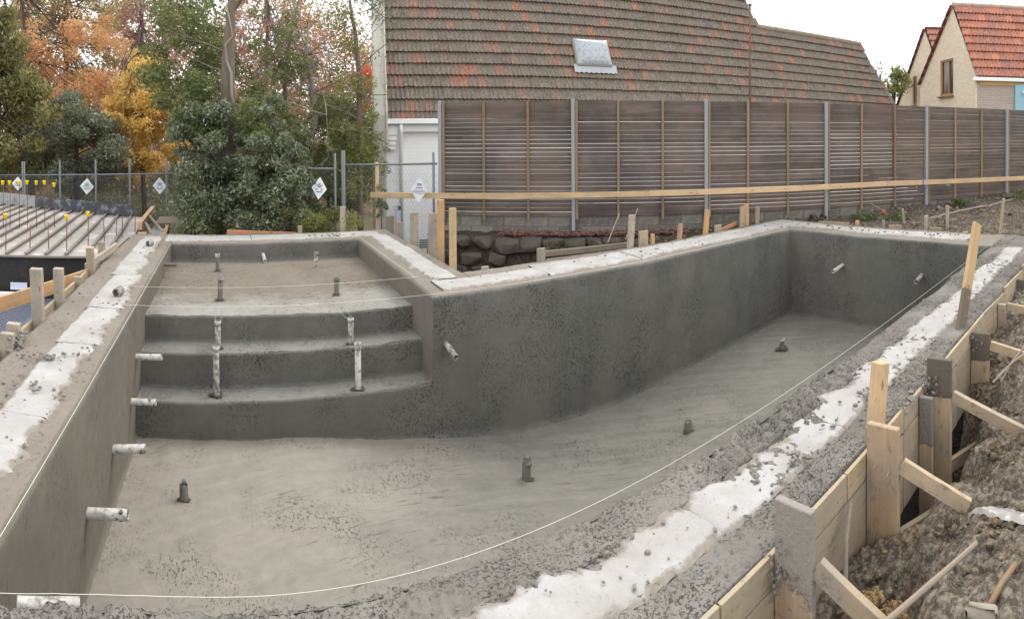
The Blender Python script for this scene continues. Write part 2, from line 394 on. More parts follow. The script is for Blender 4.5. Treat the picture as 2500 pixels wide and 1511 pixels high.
M_BLUE = plain('pale blue panel', C(146, 186, 198), 0.6, var=0.1, scale=2)
M_ORFASC = plain('ochre fascia', C(206, 166, 108), 0.7, var=0.1)
M_PLASTIC = plain('crumpled plastic film', C(138, 132, 126), 0.3, var=0.2, spec=0.6)
M_BLUETAPE = plain('blue tape', C(60, 130, 190), 0.5)
M_PINK = plain('pink marker paint', C(250, 90, 110), 0.7)
M_BARK = plain('grey brown bark', C(126, 112, 98), 0.95, var=0.45, scale=9, bs=0.8)
M_BARKD = plain('dark bark', C(84, 74, 64), 0.95, var=0.4, scale=9, bs=0.8)
M_BARKP = plain('pale vine bark', C(158, 148, 136), 0.95, var=0.3, scale=9, bs=0.5)
M_TWIG = plain('twig', C(112, 98, 88), 0.9, var=0.3)

def m_soil(name, c0, c1, c2, damp=C(48, 42, 36), s=1.0):
    t = NT(name)
    c = t.mix(t.ramp(t.noise(2.4*s, 6, 0.65), [(0.32, 0.0), (0.68, 1.0)]), c0, c1)
    c = t.mix(t.ramp(t.noise(5.5*s, 5, 0.6, dist=0.6), [(0.55, 0.0), (0.7, 0.85)]), c, c2)
    c = t.mix(t.ramp(t.noise(22*s, 5, 0.7), [(0.44, 0.85), (0.6, 0.0)]), c, damp)
    c = t.mix(t.ramp(t.noise(90*s, 2, 0.5), [(0.7, 0.0), (0.78, 0.7)]), c, C(190, 182, 170))
    t.bump(t.math('ADD', t.noise(30*s, 6, 0.75), t.math('MULTIPLY', t.noise(9*s, 5, 0.6), 1.2)), 1.0, 0.02); return t.fin(c, 0.95)
M_SOIL = m_soil('clay soil', C(126, 117, 102), C(158, 148, 132), C(144, 116, 84), damp=C(70, 62, 52), s=1.4)
M_SOILR = m_soil('trodden yard soil', C(106, 96, 82, .8), C(130, 120, 104, .8), C(118, 100, 78, .8), s=0.8)
M_BED = m_soil('dark bank soil', C(62, 54, 46), C(88, 78, 66), C(96, 74, 52))
M_CLOD = m_soil('clay clod', C(134, 121, 102), C(160, 146, 124), C(160, 124, 78), damp=C(90, 78, 64), s=2)
M_GARDEN = m_soil('garden ground', C(96, 94, 60), C(120, 112, 76), C(98, 84, 56))
M_MULCH = plain('red bark mulch', C(124, 84, 76), 0.95, var=0.5, scale=30)

def m_stone():
    t = NT('bluestone rubble'); r = t.orand()
    c = t.mix(t.ramp(t.noise(6, 6, 0.65), [(0.3, 0.0), (0.7, 1.0)]), C(58, 54, 48), C(88, 82, 74))
    c = t.mix(t.math('MULTIPLY', r, 0.5), c, C(92, 82, 68))
    c = t.mix(t.ramp(t.noise(14, 5, 0.65), [(0.58, 0.0), (0.72, 0.6)]), c, C(70, 62, 52))
    t.bump(t.noise(18, 6, 0.7), 0.8, 0.02); return t.fin(c, 0.92)
M_STONE = m_stone()
def m_block():
    t = NT('grey concrete block'); r = t.orand()
    c = t.mix(r, C(100, 96, 89), C(124, 120, 112))
    c = t.mix(t.ramp(t.noise(4, 5, 0.6, t.map((1, 1, 1), 'Generated')), [(0.5, 0.0), (0.75, 0.6)]), c, C(168, 160, 142))
    c = t.mix(t.ramp(t.noise(3, 5, 0.6), [(0.55, 0.0), (0.75, 0.6)]), c, C(86, 82, 74))
    t.bump(t.noise(60, 4, 0.7), 0.5, 0.005); return t.fin(c, 0.92)
M_BLOCK = m_block()
M_MORTAR = plain('pale mortar', C(158, 152, 140), 0.95, var=0.2, scale=20)

def m_tile(name, stops, lichen=None):
    t = NT(name)
    r = t.math('FRACT', t.math('ADD', t.math('MULTIPLY', t.orand(), 7.31), t.math('MULTIPLY', t.irand(), 3.77)))
    c = t.ramp(r, stops)
    geo = t.n('ShaderNodeNewGeometry')
    x = t.n('ShaderNodeTexNoise'); x.inputs['Scale'].default_value = 1.0; x.inputs['Detail'].default_value = 5
    mp = t.n('ShaderNodeMapping'); mp.inputs['Scale'].default_value = (24, 24, 2.6); t.L(geo.outputs['Position'], mp.inputs[0]); t.L(mp.outputs[0], x.inputs['Vector'])
    c = t.mix(t.ramp(x.outputs['Fac'], [(0.36, 0.6), (0.5, 0.0)]), c, C(84, 78, 70))
    c = t.mix(t.ramp(x.outputs['Fac'], [(0.58, 0.0), (0.74, 0.6)]), c, C(172, 164, 150))
    y = t.n('ShaderNodeTexNoise'); y.inputs['Scale'].default_value = 22; y.inputs['Detail'].default_value = 3; t.L(geo.outputs['Position'], y.inputs['Vector'])
    if lichen: c = t.mix(t.ramp(y.outputs['Fac'], [(0.64, 0.0), (0.7, 0.8)]), c, lichen)
    else: c = t.mix(t.ramp(y.outputs['Fac'], [(0.5, 0.0), (0.7, 0.5)]), c, C(134, 132, 120))
    t.bump(y.outputs['Fac'], 0.3, 0.01); return t.fin(c, 0.9)
M_TILE = m_tile('lichened clay tile', [(0.0, C(114, 108, 96)), (0.3, C(124, 114, 101)), (0.6, C(126, 112, 99)), (0.8, C(116, 104, 95)), (0.89, C(138, 112, 96)), (0.97, C(162, 112, 92)), (1.0, C(112, 99, 97))])
M_TILER = m_tile('red clay tile', [(0.0, C(164, 112, 98)), (0.3, C(182, 120, 98)), (0.55, C(164, 116, 104)), (0.8, C(204, 134, 104)), (1.0, C(174, 120, 104))], lichen=C(214, 196, 170))
M_RIDGE = plain('ridge tile', C(150, 136, 116), 0.9, var=0.4, scale=7, bs=0.5)
M_UNDER = plain('dark roof underlay', C(58, 48, 42), 0.95)

def m_brick(name, c1, c2, mor, sc=1.0, bs=0.4, tint=0.35):
    t = NT(name); b = t.n('ShaderNodeTexBrick'); b.inputs['Scale'].default_value = 1.0
    b.inputs['Brick Width'].default_value = 0.24*sc; b.inputs['Row Height'].default_value = 0.086*sc; b.inputs['Mortar Size'].default_value = 0.006*sc
    b.inputs['Color1'].default_value = c1; b.inputs['Color2'].default_value = c2; b.inputs['Mortar'].default_value = mor
    t.L(t.tc.outputs['Object'], b.inputs['Vector'])
    c = t.mix(t.math('MULTIPLY', t.noise(9, 4, 0.6), tint), b.outputs['Color'], C(180, 160, 130))
    t.bump(b.outputs['Fac'], -bs, 0.006) if False else t.bump(t.math('SUBTRACT', t.math('MULTIPLY', t.noise(60, 3), 0.3), b.outputs['Fac']), bs, 0.006)
    return t.fin(c, 0.9)
M_BRICK = m_brick('cream brick', C(214, 200, 178), C(202, 186, 160), C(220, 210, 192))
M_BRICKG = m_brick('grey pink brick', C(172, 158, 150), C(158, 146, 138), C(184, 174, 164))
M_BRICKW = m_brick('white painted brick', C(248, 248, 246), C(244, 244, 242), C(238, 238, 236), tint=0.04)

def leafmat(name, stops, rough=0.6, trans=0.35, patch=0.0):
    t = NT(name); f = t.irand()
    if patch:                                # whole sprays share a tint
        g = t.n('ShaderNodeNewGeometry'); n = t.n('ShaderNodeTexNoise'); n.inputs['Scale'].default_value = patch; n.inputs['Detail'].default_value = 2; t.L(g.outputs['Position'], n.inputs['Vector'])
        f = t.math('ADD', t.math('MULTIPLY', f, 0.45), t.math('MULTIPLY', t.math('SUBTRACT', n.outputs['Fac'], 0.27), 1.2), True)
    c = t.ramp(f, stops)
    tr = t.n('ShaderNodeBsdfTranslucent'); t.L(c, tr.inputs['Color']); ms = t.n('ShaderNodeMixShader'); ms.inputs[0].default_value = trans
    m = t.fin(c, rough); t.L(t.b.outputs[0], ms.inputs[1]); t.L(tr.outputs[0], ms.inputs[2]); t.L(ms.outputs[0], t.out.inputs[0]); return m
LF_CON = leafmat('conifer spray', [(0, C(92, 94, 58)), (0.5, C(126, 124, 76)), (1, C(160, 152, 98))])
LF_GREY = leafmat('grey green leaf', [(0, C(92, 98, 76)), (0.5, C(118, 124, 100)), (0.85, C(140, 144, 120)), (1, C(170, 172, 156))])
LF_ORANGE = leafmat('orange autumn leaf', [(0, C(186, 138, 104)), (0.3, C(208, 154, 112)), (0.55, C(216, 172, 124)), (0.8, C(186, 164, 116)), (1, C(158, 148, 106))], trans=0.45, patch=1.1)
LF_OLIVE = leafmat('olive gold leaf', [(0, C(136, 132, 90)), (0.4, C(168, 156, 106)), (0.7, C(198, 170, 118)), (1, C(202, 154, 116))], trans=0.45, patch=1.0)
LF_YELLOW = leafmat('yellow autumn leaf', [(0, C(170, 136, 70)), (0.35, C(216, 180, 100)), (0.7, C(230, 198, 124)), (1, C(234, 210, 146))], trans=0.45, patch=1.4)
LF_PINK = leafmat('dull red leaf', [(0, C(164, 128, 120)), (0.5, C(184, 146, 134)), (1, C(196, 158, 142))], trans=0.45)
LF_RED = leafmat('red autumn leaf', [(0, C(172, 118, 102)), (0.4, C(188, 134, 112)), (0.75, C(176, 144, 112)), (1, C(150, 140, 104))], trans=0.45, patch=1.1)
LF_BRED = leafmat('bright red leaf', [(0, C(196, 92, 70)), (1, C(216, 124, 92))], trans=0.45)
LF_GREEN = leafmat('mid green leaf', [(0, C(88, 98, 62)), (0.5, C(116, 124, 78)), (0.85, C(142, 146, 94)), (1, C(166, 154, 102))], patch=1.4)
LF_DARK = leafmat('dark evergreen leaf', [(0, C(84, 92, 68)), (0.5, C(112, 120, 90)), (0.85, C(138, 144, 116)), (1, C(172, 176, 154))], rough=0.5, trans=0.25)
LF_LIME = leafmat('light green leaf', [(0, C(98, 108, 60)), (0.5, C(128, 134, 78)), (1, C(158, 158, 98))], trans=0.45)
LF_FAR = leafmat('far foliage', [(0, C(104, 108, 80)), (0.25, C(134, 132, 96)), (0.45, C(170, 148, 108)), (0.65, C(194, 152, 114)), (0.82, C(178, 144, 128)), (1, C(146, 138, 106))], trans=0.4, patch=.28)
LF_WEED = leafmat('weed leaf', [(0, C(76, 86, 56)), (1, C(112, 116, 80))])
# ------------------------------------------------------------------ the pool
W1, L1, L2, W2 = 2.84, 6.60, 3.36, 8.79            # alcove width, alcove back, main back wall, far end
def zf(x): return np.interp(x, [0, 1.4, 1.8, 2.8, 3.5, 3.8, 5.2, 6.7, 8.8], [-1.21, -1.21, -1.25, -1.39, -1.51, -1.56, -1.61, -1.5, -1.4])
def ny(x): return -0.19*np.clip((0.9-np.asarray(x, float))/0.9, 0, 1)**2.5
pool = thing('swimming_pool', 'unfinished L-shaped grey concrete pool shell with a shallow stepped alcove', 'pool', (4.4, 1.7, -1.6))

def wall(name, path, nrm, zb, zt, mat, n, r=0.03, nz=40, cove=0.07):
    def fn(U, V):
        XY = path(U[:, 0]); nu, nv = U.shape; P = np.zeros((nu, nv, 3)); na = 6; nzz = nv-na
        z0 = zb(XY[:, 0], XY[:, 1]); N = np.array(nrm, float)
        for j in range(nv):
            if j < nzz: z = z0+(zt-r-z0)*j/(nzz-1); off = 0.0*z
            else:
                th = (j-nzz+1)/na*math.pi/2; z = 0*z0+zt-r+r*math.sin(th); off = 0*z0-r*(1-math.cos(th))
            h = z-z0; off = off+np.where(h < cove, cove*(1-np.clip(h/cove, 0, 1))**2*0.8, 0)
            P[:, j, :2] = XY+off[:, None]*N; P[:, j, 2] = z
        return P
    return grid(name, fn, n, nz+5, mat, pool, rough)
seg = lambda a, b: (lambda u: np.array(a)[None]*(1-u[:, None])+np.array(b)[None]*u[:, None])
zfl = lambda x, y: zf(x)-0.03
zc = lambda c: (lambda x, y: 0*x+c)
tag(wall('wall', seg((0, -0.2), (0, L1+.03)), (1, 0), zfl, 0, M_WALLL, 300), 'dry brown-grey left pool wall')
tag(wall('wall', seg((W1, L2), (W2+.03, L2)), (0, -1), zfl, 0, M_WALL, 300), 'long dark back wall of the main pool')
tag(wall('wall', seg((W2, L2+.03), (W2, -.03)), (-1, 0), zfl, 0, M_WALL, 170), 'dark far end wall of the pool')
tag(wall('wall', seg((W1, L1+.03), (W1, L2)), (-1, 0), zc(-0.9), 0, M_WALLL, 170), 'side wall of the alcove')
tag(wall('wall', seg((-.03, L1), (W1+.03, L1)), (0, -1), zc(-0.29), 0, M_WALL, 140, nz=20), 'low back wall of the alcove')
wall('wall', lambda u: np.stack([u*(W2+.03), ny(u*(W2+.03))], -1), (0, 1), zfl, 0, M_WALL, 300)
riser = lambda y, zb, zt: wall('step_riser', seg((0, y), (W1, y)), (0, -1), zb, zt, M_WALL, 140, r=0.022, nz=16, cove=0.03)
riser(L2, zfl, -0.865); riser(3.67, zc(-0.875), -0.53); riser(4.0, zc(-0.54), -0.264)
def flat(name, x0, x1, y0, y1, z, mat, res, extra=None, parent=None):
    def fn(U, V):
        X = x0+(x1-x0)*U; Y = y0+(y1-y0)*V; Zv = z(X, Y) if callable(z) else 0*X+z
        return np.stack([X, Y, Zv], -1)
    def dp(P):
        P = rough(P)
        return extra(P) if extra else P
    return grid(name, fn, max(2, int(abs(x1-x0)/res)), max(2, int(abs(y1-y0)/res)), mat, parent or pool, dp)
def lumpy(P):                                            # trowel ridges on the floor
    P = P.copy(); P[..., 2] += 0.006*fbm(P*np.array([1, .5, 1]), 5, 3, 31)+0.0035*vnoise(P, 40, 33)*(vnoise(P, 3, 35) > 0.1); return P
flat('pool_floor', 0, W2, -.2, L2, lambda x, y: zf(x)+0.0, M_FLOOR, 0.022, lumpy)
flat('step_tread', 0, W1, L2+.02, 3.68, -0.865, M_TREAD, 0.02, lumpy)
flat('step_tread', 0, W1, 3.69, 4.01, -0.53, M_TREAD, 0.02, lumpy)
tag(flat('shelf_floor', 0, W1, 4.02, L1, -0.264, M_SHELF, 0.022, lumpy), 'shallow shelf floor with a pale wet patch')
# rounded outside corner between alcove and back wall
def cfn(U, V):
    X = W1+0.06*U; Y = L2+0.06*V; r = 0.03; dx = np.clip(r-0.06*U, 0, r); dy = np.clip(r-0.06*V, 0, r)
    return np.stack([X, Y, -r+np.sqrt(np.clip(r*r-dx*dx-dy*dy, 0, None))], -1)
grid('corner_cap', cfn, 10, 10, M_BEAM, pool, rough)

def beam(x0, x1, y0, y1, mat, res=0.025, crumble=0.0, ynear=False, label=None, zt=0.0):
    xs = np.r_[x0, np.linspace(x0, x1, max(3, int((x1-x0)/res))), x1]; ys = np.r_[y0, np.linspace(y0, y1, max(3, int((y1-y0)/res))), y1]
    X, Y = np.meshgrid(xs, ys, indexing='ij'); Zv = np.full_like(X, zt)
    P = np.stack([X, Y, Zv], -1)
    if ynear: P[..., 1] += ny(X)
    P = rough(P)
    if crumble:
        a = fbm(P, 24, 3, 51, 0.7); b = fbm(P, 2.2, 2, 55)
        P[..., 2] += crumble*np.clip(a*1.2+0.05, -0.7, 1)*np.clip(0.45+1.5*b+.35*np.exp(-((P[..., 0]-2.7)/1.0)**2), 0.06, 1.25)
    else: P[..., 2] += 0.0025*fbm(P, 22, 3, 57)
    P[0, :, 2] = P[-1, :, 2] = -0.6; P[:, 0, 2] = P[:, -1, 2] = -0.6
    o = link('bond_beam', np_mesh('bond_beam', P.reshape(-1, 3), gridfaces(len(xs)-1, len(ys)-1), True), mat, pool)
    return tag(o, label) if label else o
beam(-0.75, 9.69, -0.20, -0.010, M_BEAMN, 0.010, 0.020, True, 'crumbly inner rim along the near edge')
beam(-0.75, 9.69, -0.632, -0.205, M_BEAMN, 0.010, 0.015, True, 'crumbly outer rim along the near edge', zt=-0.004)
beam(-0.72, -0.028, -0.03, 7.42, M_BEAM, 0.022, 0.004)
beam(-0.028, W1+.03, L1+.028, 7.42, M_BEAM, 0.022)
beam(W1+.028, 3.5, L2+.028, 7.42, M_BEAM, 0.022)
beam(3.505, W2+.03, L2+.028, 4.18, M_BEAM, 0.022)
beam(W2+.028, 9.69, -0.02, 4.18, M_BEAM, 0.022)

def foam(along, a0, a1, b0, b1, rag, mat, seed, z=0.014, yn=False):
    na = max(4, int(abs(a1-a0)/0.014)); nb = max(10, int(abs(b1-b0)/0.012)); sg = np.sign(b1-b0)
    A = np.linspace(a0, a1, na+1); q = np.stack([A, 0*A+(7.3 if yn else seed), 0*A], -1)
    e0 = b0-sg*.03+sg*rag*(0.5+fbm(q, 3.6, 6, 61 if yn else seed, 0.66)); e1 = b1+sg*.015+0.35*rag*fbm(q, 2.5, 5, 66 if yn else seed+5, 0.6)
    T = np.linspace(0, 1, nb+1); Bv = e0[:, None]*(1-T)+e1[:, None]*T; Av = A[:, None]+0*T
    edge = np.minimum((Bv-e0[:, None])*sg, 1.6*(e1[:, None]-Bv)*sg)
    if along == 'x': P = np.stack([Av, Bv, 0*Av], -1)
    else: P = np.stack([Bv, Av, 0*Av], -1)
    if yn: P[..., 1] += ny(P[..., 0])
    P = rough(P); s_ = np.clip(edge/.05, 0, 1); P[..., 2] += -.004+(z+.004)*s_*s_*(3-2*s_)+0.004*fbm(P, 14, 3, 77)+.0015*fbm(P, 60, 2, 78)
    P[0, :, 2] -= .005; P[-1, :, 2] -= .005
    me = np_mesh('foam_board', P.reshape(-1, 3), gridfaces(na, nb), True); at_ = me.attributes.new('edge', 'FLOAT', 'POINT'); at_.data.foreach_set('value', edge.ravel().astype(np.float32))
    o = link('foam_board', me, mat, pool); o.matrix_basis = Matrix.Translation((0, 0, random.uniform(-0.002, 0.002)))
    return o
for k, (a, b) in enumerate([(-.4, .55), (.551, 1.56), (1.561, 2.63), (2.6315, 3.62), (3.621, 4.5), (4.501, 5.42), (5.4215, 6.5), (6.501, 7.65), (7.651, 8.75)]):
    foam('x', a, b, -0.185-0.006*max(0, a-4), -0.445-0.01*max(0, a-6), 0.05, M_FOAM, 61+k, yn=True, z=0.010)
for k, (a, b) in enumerate([(.2, 1.15), (1.155, 2.35), (2.355, 3.3), (3.31, 4.6)]): foam('y', a, b, -0.12, -0.45, 0.05, M_FOAM, 81+k)
for k, (a, b) in enumerate([(4.61, 5.9), (5.91, 7.2)]): foam('y', a, b, -0.17, -0.5, 0.05, M_FOAM2, 91+k)
for k, (a, b) in enumerate([(-.12, 1.2), (1.21, 2.45), (2.46, 3.28)]): foam('x', a, b, 6.82, 7.26, 0.03, M_FOAM2, 101+k)
for k, (a, b) in enumerate([(3.88, 5.2), (5.21, 6.8)]): foam('y', a, b, 3.03, 3.34, 0.03, M_FOAM2, 111+k, z=0.035)
for k, (a, b) in enumerate([(3.02, 4.3), (4.31, 5.7), (5.71, 7.1), (7.11, 9.46)]): foam('x', a, b, 3.53, 3.9 if k == 0 else 4.03, 0.035, M_FOAM, 121+k, z=0.02)
for k, (a, b) in enumerate([(.35, 1.6), (1.61, 2.7), (2.71, 3.98)]): foam('y', a, b, 9.06, 9.5, 0.04, M_FOAM, 131+k)

def icolump(mb, c, r, squash=0.7, seed=None):
    q = np.array([(0, 0, 1), (.89, 0, .45), (.28, .85, .45), (-.72, .53, .45), (-.72, -.53, .45), (.28, -.85, .45), (.72, .53, -.45), (-.28, .85, -.45), (-.89, 0, -.45), (-.28, -.85, -.45), (.72, -.53, -.45), (0, 0, -1)])
    q = q*(0.5+0.8*rng.random((12, 1))); a = rng.random()*6.28; ca, sa = math.cos(a), math.sin(a)
    q = q@np.array([[ca, sa, 0], [-sa, ca, 0], [0, 0, 1]])*np.array([1, 0.75+.5*rng.random(), squash])*r+np.array(c)
    F = [(0, 1, 2), (0, 2, 3), (0, 3, 4), (0, 4, 5), (0, 5, 1), (1, 6, 2), (2, 7, 3), (3, 8, 4), (4, 9, 5), (5, 10, 1), (6, 7, 2), (7, 8, 3), (8, 9, 4), (9, 10, 5), (10, 6, 1), (11, 7, 6), (11, 8, 7), (11, 9, 8), (11, 10, 9), (11, 6, 10)]
    mb.add(q, F)
crumbs = MB()
def sprinkle(x0, x1, y0, y1, n, rmax, z=0.028, clump=0.0, yn=True):
    for _ in range(n):
        x = random.uniform(x0, x1); y = random.uniform(y0, y1)
        r = rmax*(0.12+0.88*random.random()**3.5)
        icolump(crumbs, (x, y+(float(ny(x)) if yn else 0), z+r*0.25), r)
sprinkle(1.4, 8, -.47, -.18, 420, 0.014, .018); sprinkle(1.4, 8.5, -.24, -.16, 500, 0.010, 0.004); sprinkle(1.2, 4.0, -.63, -.44, 500, 0.010, 0.0); sprinkle(4.0, 9, -.64, -.55, 600, 0.014, -0.008)
sprinkle(1.3, 4.2, -.18, -.06, 450, 0.009, 0.002); sprinkle(-.45, -.1, .4, 6.8, 300, 0.016, 0.012, yn=False); sprinkle(-.7, -.45, 1, 6.8, 200, 0.016, 0.0, yn=False)
sprinkle(3.1, 9.4, 3.55, 4.05, 160, 0.022, 0.02, yn=False); sprinkle(9.0, 9.6, .2, 3.9, 130, 0.03, 0.02, yn=False)
for (cx, cy, n, s) in ((-.36, 2.0, 26, .10), (-.34, 1.45, 10, .08), (2.55, 6.95, 26, .16), (3.95, -.44, 16, .06), (3.2, -.42, 12, .05), (9.25, 1.05, 14, .18), (4.6, -.62, 22, .07), (4.0, -.66, 18, .06)):
    for _ in range(n): icolump(crumbs, (cx+random.gauss(0, s), cy+random.gauss(0, s*.5), 0.03), random.uniform(.008, .022))
tag(crumbs.link('concrete_crumbs', M_CRUMB), 'grey crumbs of sprayed concrete scattered over the pool rim', 'crumbs', kind='stuff')

# ------------------------------------------------------------------ pipe stubs
def lathe(mb, p0, p1, prof, n=14):
    p0, p1 = Vector(p0), Vector(p1); t = (p1-p0).normalized(); a = t.cross(Vector((.2, .3, .9))).normalized(); b = t.cross(a); V = []; F = []
    for (h, r) in prof:
        for k in range(n): q = 6.28318*k/n; V.append(p0+t*h+(a*math.cos(q)+b*math.sin(q))*r)
    for i in range(len(prof)-1):
        for k in range(n): F.append((i*n+k, i*n+(k+1) % n, (i+1)*n+(k+1) % n, (i+1)*n+k))
    mb.add(V, F)
def stub(label, p0, p1, r, mat, collar=0.0, group=None, cmat=None, hole=0.0, lumps=0):
    t = thing('pipe_stub', label, 'pipe', p0, group); d = (Vector(p1)-Vector(p0)); L = d.length; u = d.normalized(); s = Vector(p0)-u*0.06
    m = MB(); lathe(m, s, p1, [(0, r), (L+.06, r), (L+.06, r*.84), (L+.01, r*.82), (L+.01, 0.001)]); m.link('pipe', mat, t, True)
    if collar:
        m = MB(); c0 = Vector(p1)-u*collar; lathe(m, c0, Vector(p1)+u*.004, [(0, r), (.003, r*1.2), (collar, r*1.2), (collar+.004, r*1.1), (collar+.004, r*.85)]); m.link('collar', cmat or mat, t, True)
    if hole:
        m = MB(); n = 18; pts = [(0, 0, 0.001)]; V = [Vector(p0)+Vector((0, 0, .012))]; F = []
        for k in range(n):
            q = 6.283*k/n; rr = hole*(0.6+.14*math.sin(3*q+hole*40)+.1*random.random()); V.append(Vector(p0)+Vector((math.cos(q)*rr, math.sin(q)*rr*.8, 0.012)))
        for k in range(n): F.append((0, 1+k, 1+(k+1) % n))
        m.add(V, F); m.link('hole', M_HOLE, t)
    if lumps:
        m = MB()
        for _ in range(lumps): q = random.random()*6.28; icolump(m, Vector(p1)-u*random.uniform(0, .06)+Vector((0, math.cos(q)*r*.8, math.sin(q)*r*.8)), r*random.uniform(.35, .7), 1)
        tag(m.link('cement_lump', M_CRUMB, t), kind='stuff')
    return t
G = 'pipe stubs left in the pool shell'
stub('thin grey pipe stub poking from left wall beside the shallow shelf', (0, 5.66, -.10), (.17, 5.66, -.10), .024, M_PVCD, group=G)
stub('white pipe stub poking from left wall beside the upper step riser', (0, 3.37, -.46), (.25, 3.37, -.455), .030, M_PVC, group=G, lumps=2)
stub('white pipe stub poking from left wall level with the lowest tread', (0, 3.08, -.75), (.23, 3.08, -.745), .030, M_PVC, group=G, lumps=7)
stub('thick white pipe stub on left wall just below the steps', (0, 2.31, -.76), (.25, 2.31, -.735), .033, M_PVC, group=G, lumps=6)
stub('nearest thick white pipe stub on left wall, lumpy with cement', (0, 1.52, -.74), (.26, 1.52, -.715), .034, M_PVC, group=G, lumps=8)
stub('short pipe stub in the low back wall of the alcove', (1.38, 6.6, -.17), (1.395, 6.44, -.235), .027, M_PVC, group=G)
stub('cement coated upright pipe at back left of the shelf', (.71, 5.98, -.26), (.71, 5.98, -.02), .027, M_PVCD, .05, G, M_PVC, .08)
stub('pale upright pipe at back right of the shelf', (2.08, 6.04, -.26), (2.10, 6.04, -.04), .027, M_PVCM, .05, G)
stub('cement coated upright pipe at front left of the shelf', (.77, 4.58, -.26), (.78, 4.58, -.01), .030, M_PVCD, .035, G, M_PVCM, .09)
stub('cement coated upright pipe at front right of the shelf', (2.12, 4.63, -.26), (2.125, 4.63, -.07), .029, M_PVCD, .03, G, None, .08)
stub('upright white pipe on the left of the upper tread', (.76, 3.82, -.53), (.76, 3.82, -.26), .030, M_PVCM, .03, G, M_PVC, .09)
stub('upright white pipe on the right of the upper tread', (2.11, 3.78, -.53), (2.11, 3.78, -.27), .029, M_PVCM, .03, G, M_PVC, .08)
stub('tall mottled white pipe on the left of the lowest tread', (.75, 3.50, -.86), (.75, 3.50, -.40), .030, M_PVCM, .03, G, M_PVC, .11)
stub('tall clean white pipe on the right of the lowest tread', (2.11, 3.46, -.86), (2.11, 3.46, -.41), .030, M_PVC, .06, G, M_PVC, .11)
stub('stubby cement coated pipe on the pool floor near the left wall', (.52, 2.47, -1.21), (.52, 2.47, -1.09), .034, M_PVCD, 0, G, None, .08, 4)
stub('cement coated pipe standing in the middle of the pool floor', (3.41, 2.51, -1.5), (3.42, 2.51, -1.31), .040, M_PVCD, 0, G, None, .10, 3)
stub('short dark pipe on the pool floor halfway to the far end', (5.29, 2.34, -1.61), (5.29, 2.34, -1.5), .042, M_PVCD, 0, G, None, .10, 2)
stub('small white topped pipe on the floor near the far end', (7.52, 2.66, -1.45), (7.52, 2.66, -1.31), .034, M_PVCD, .045, G, M_PVC, .16)
stub('pipe stub in the long back wall just past the steps', (2.99, 3.36, -.49), (3.0, 3.14, -.545), .030, M_PVCM, 0, G, None, 0, 4)
stub('upper white pipe stub in the far end wall', (8.79, 2.38, -.48), (8.42, 2.34, -.50), .030, M_PVC, 0, G)
stub('pipe stub in the far end wall near the near edge', (8.79, 1.05, -.50), (8.50, 1.03, -.53), .032, M_PVCM, 0, G)
t = thing('pipe_stub', 'white plastic pipe lying along the near rim at bottom left', 'pipe', (.17, -.08, -.02), G)
m = MB(); lathe(m, (.165, float(ny(.165))+.05, -.03), (.365, float(ny(.365))+.045, -.028), [(0, .026), (.22, .026), (.22, .021), (.2, .021), (.2, .001)]); m.link('pipe', M_PVC, t, True)
# concrete coupling rings lying on the left rim
for (x, y, lab) in ((-.30, 6.35, 'grey pipe coupling lying on the rim at the alcove corner'), (-.24, 3.72, 'pale broken coupling lying on the left rim')):
    t = thing('pipe_coupling', lab, 'coupling', (x, y, .03)); m = MB(); lathe(m, (x, y-.06, .055), (x+.03, y+.05, .055), [(0, .045), (.11, .045), (.11, .034), (0, .034), (0, .045)]); m.link('ring', M_PVCM, t)

def string(label, pts, r=0.0022, mat=None):
    m = MB(); m.tube(pts, r, 5); return tag(m.link('string_line', mat or M_STRING), label, 'string', 'builder string lines')
string('white string line stretched along the near pool edge', [(x, float(ny(x))+.002, .045) for x in (-.05, .15, .3, .45, .6, .75, .9, 2, 4, 6, 8.8)], 0.0011)
string('string line along the top of the left pool wall', [(.004, y, .022) for y in (-.15, 1, 2, 3, 4, 5, 6.45)], 0.0015)
string('string line stretched across the middle of the shelf', [(-.2, 4.06, .02), (1.3, 4.06, .018), (2.95, 4.06, .03)], 0.0015)
string('string line stretched in front of the steps and on along the back wall', [(-.15, 3.355, .03), (1.4, 3.352, .026), (3.0, 3.352, .03), (5, 3.352, .03), (8.7, 3.35, .03)], 0.0016)
string('string line along the alcove side wall', [(2.9, 4.06, .03), (2.88, 5.3, .03), (2.86, 6.6, .03)], 0.0015)
for (x, y, z0, xs, lab) in ((.76, 3.80, -.27, (.735, .80), 'pair of tie wires above the upper left tread pipe'), (2.11, 3.77, -.28, (2.03, 2.11), 'pair of tie wires above the upper right tread pipe')):
    t = thing('tie_wire', lab, 'wire', (x, y, z0))
    for xx, k in ((xs[0], -1), (xs[1], 1)):
        m = MB(); m.tube([(x+.026*k, y, z0), (xx, y+.22, -.255), (xx, y+.5, -.25)], .002, 4); m.link('wire', M_GALV, t)

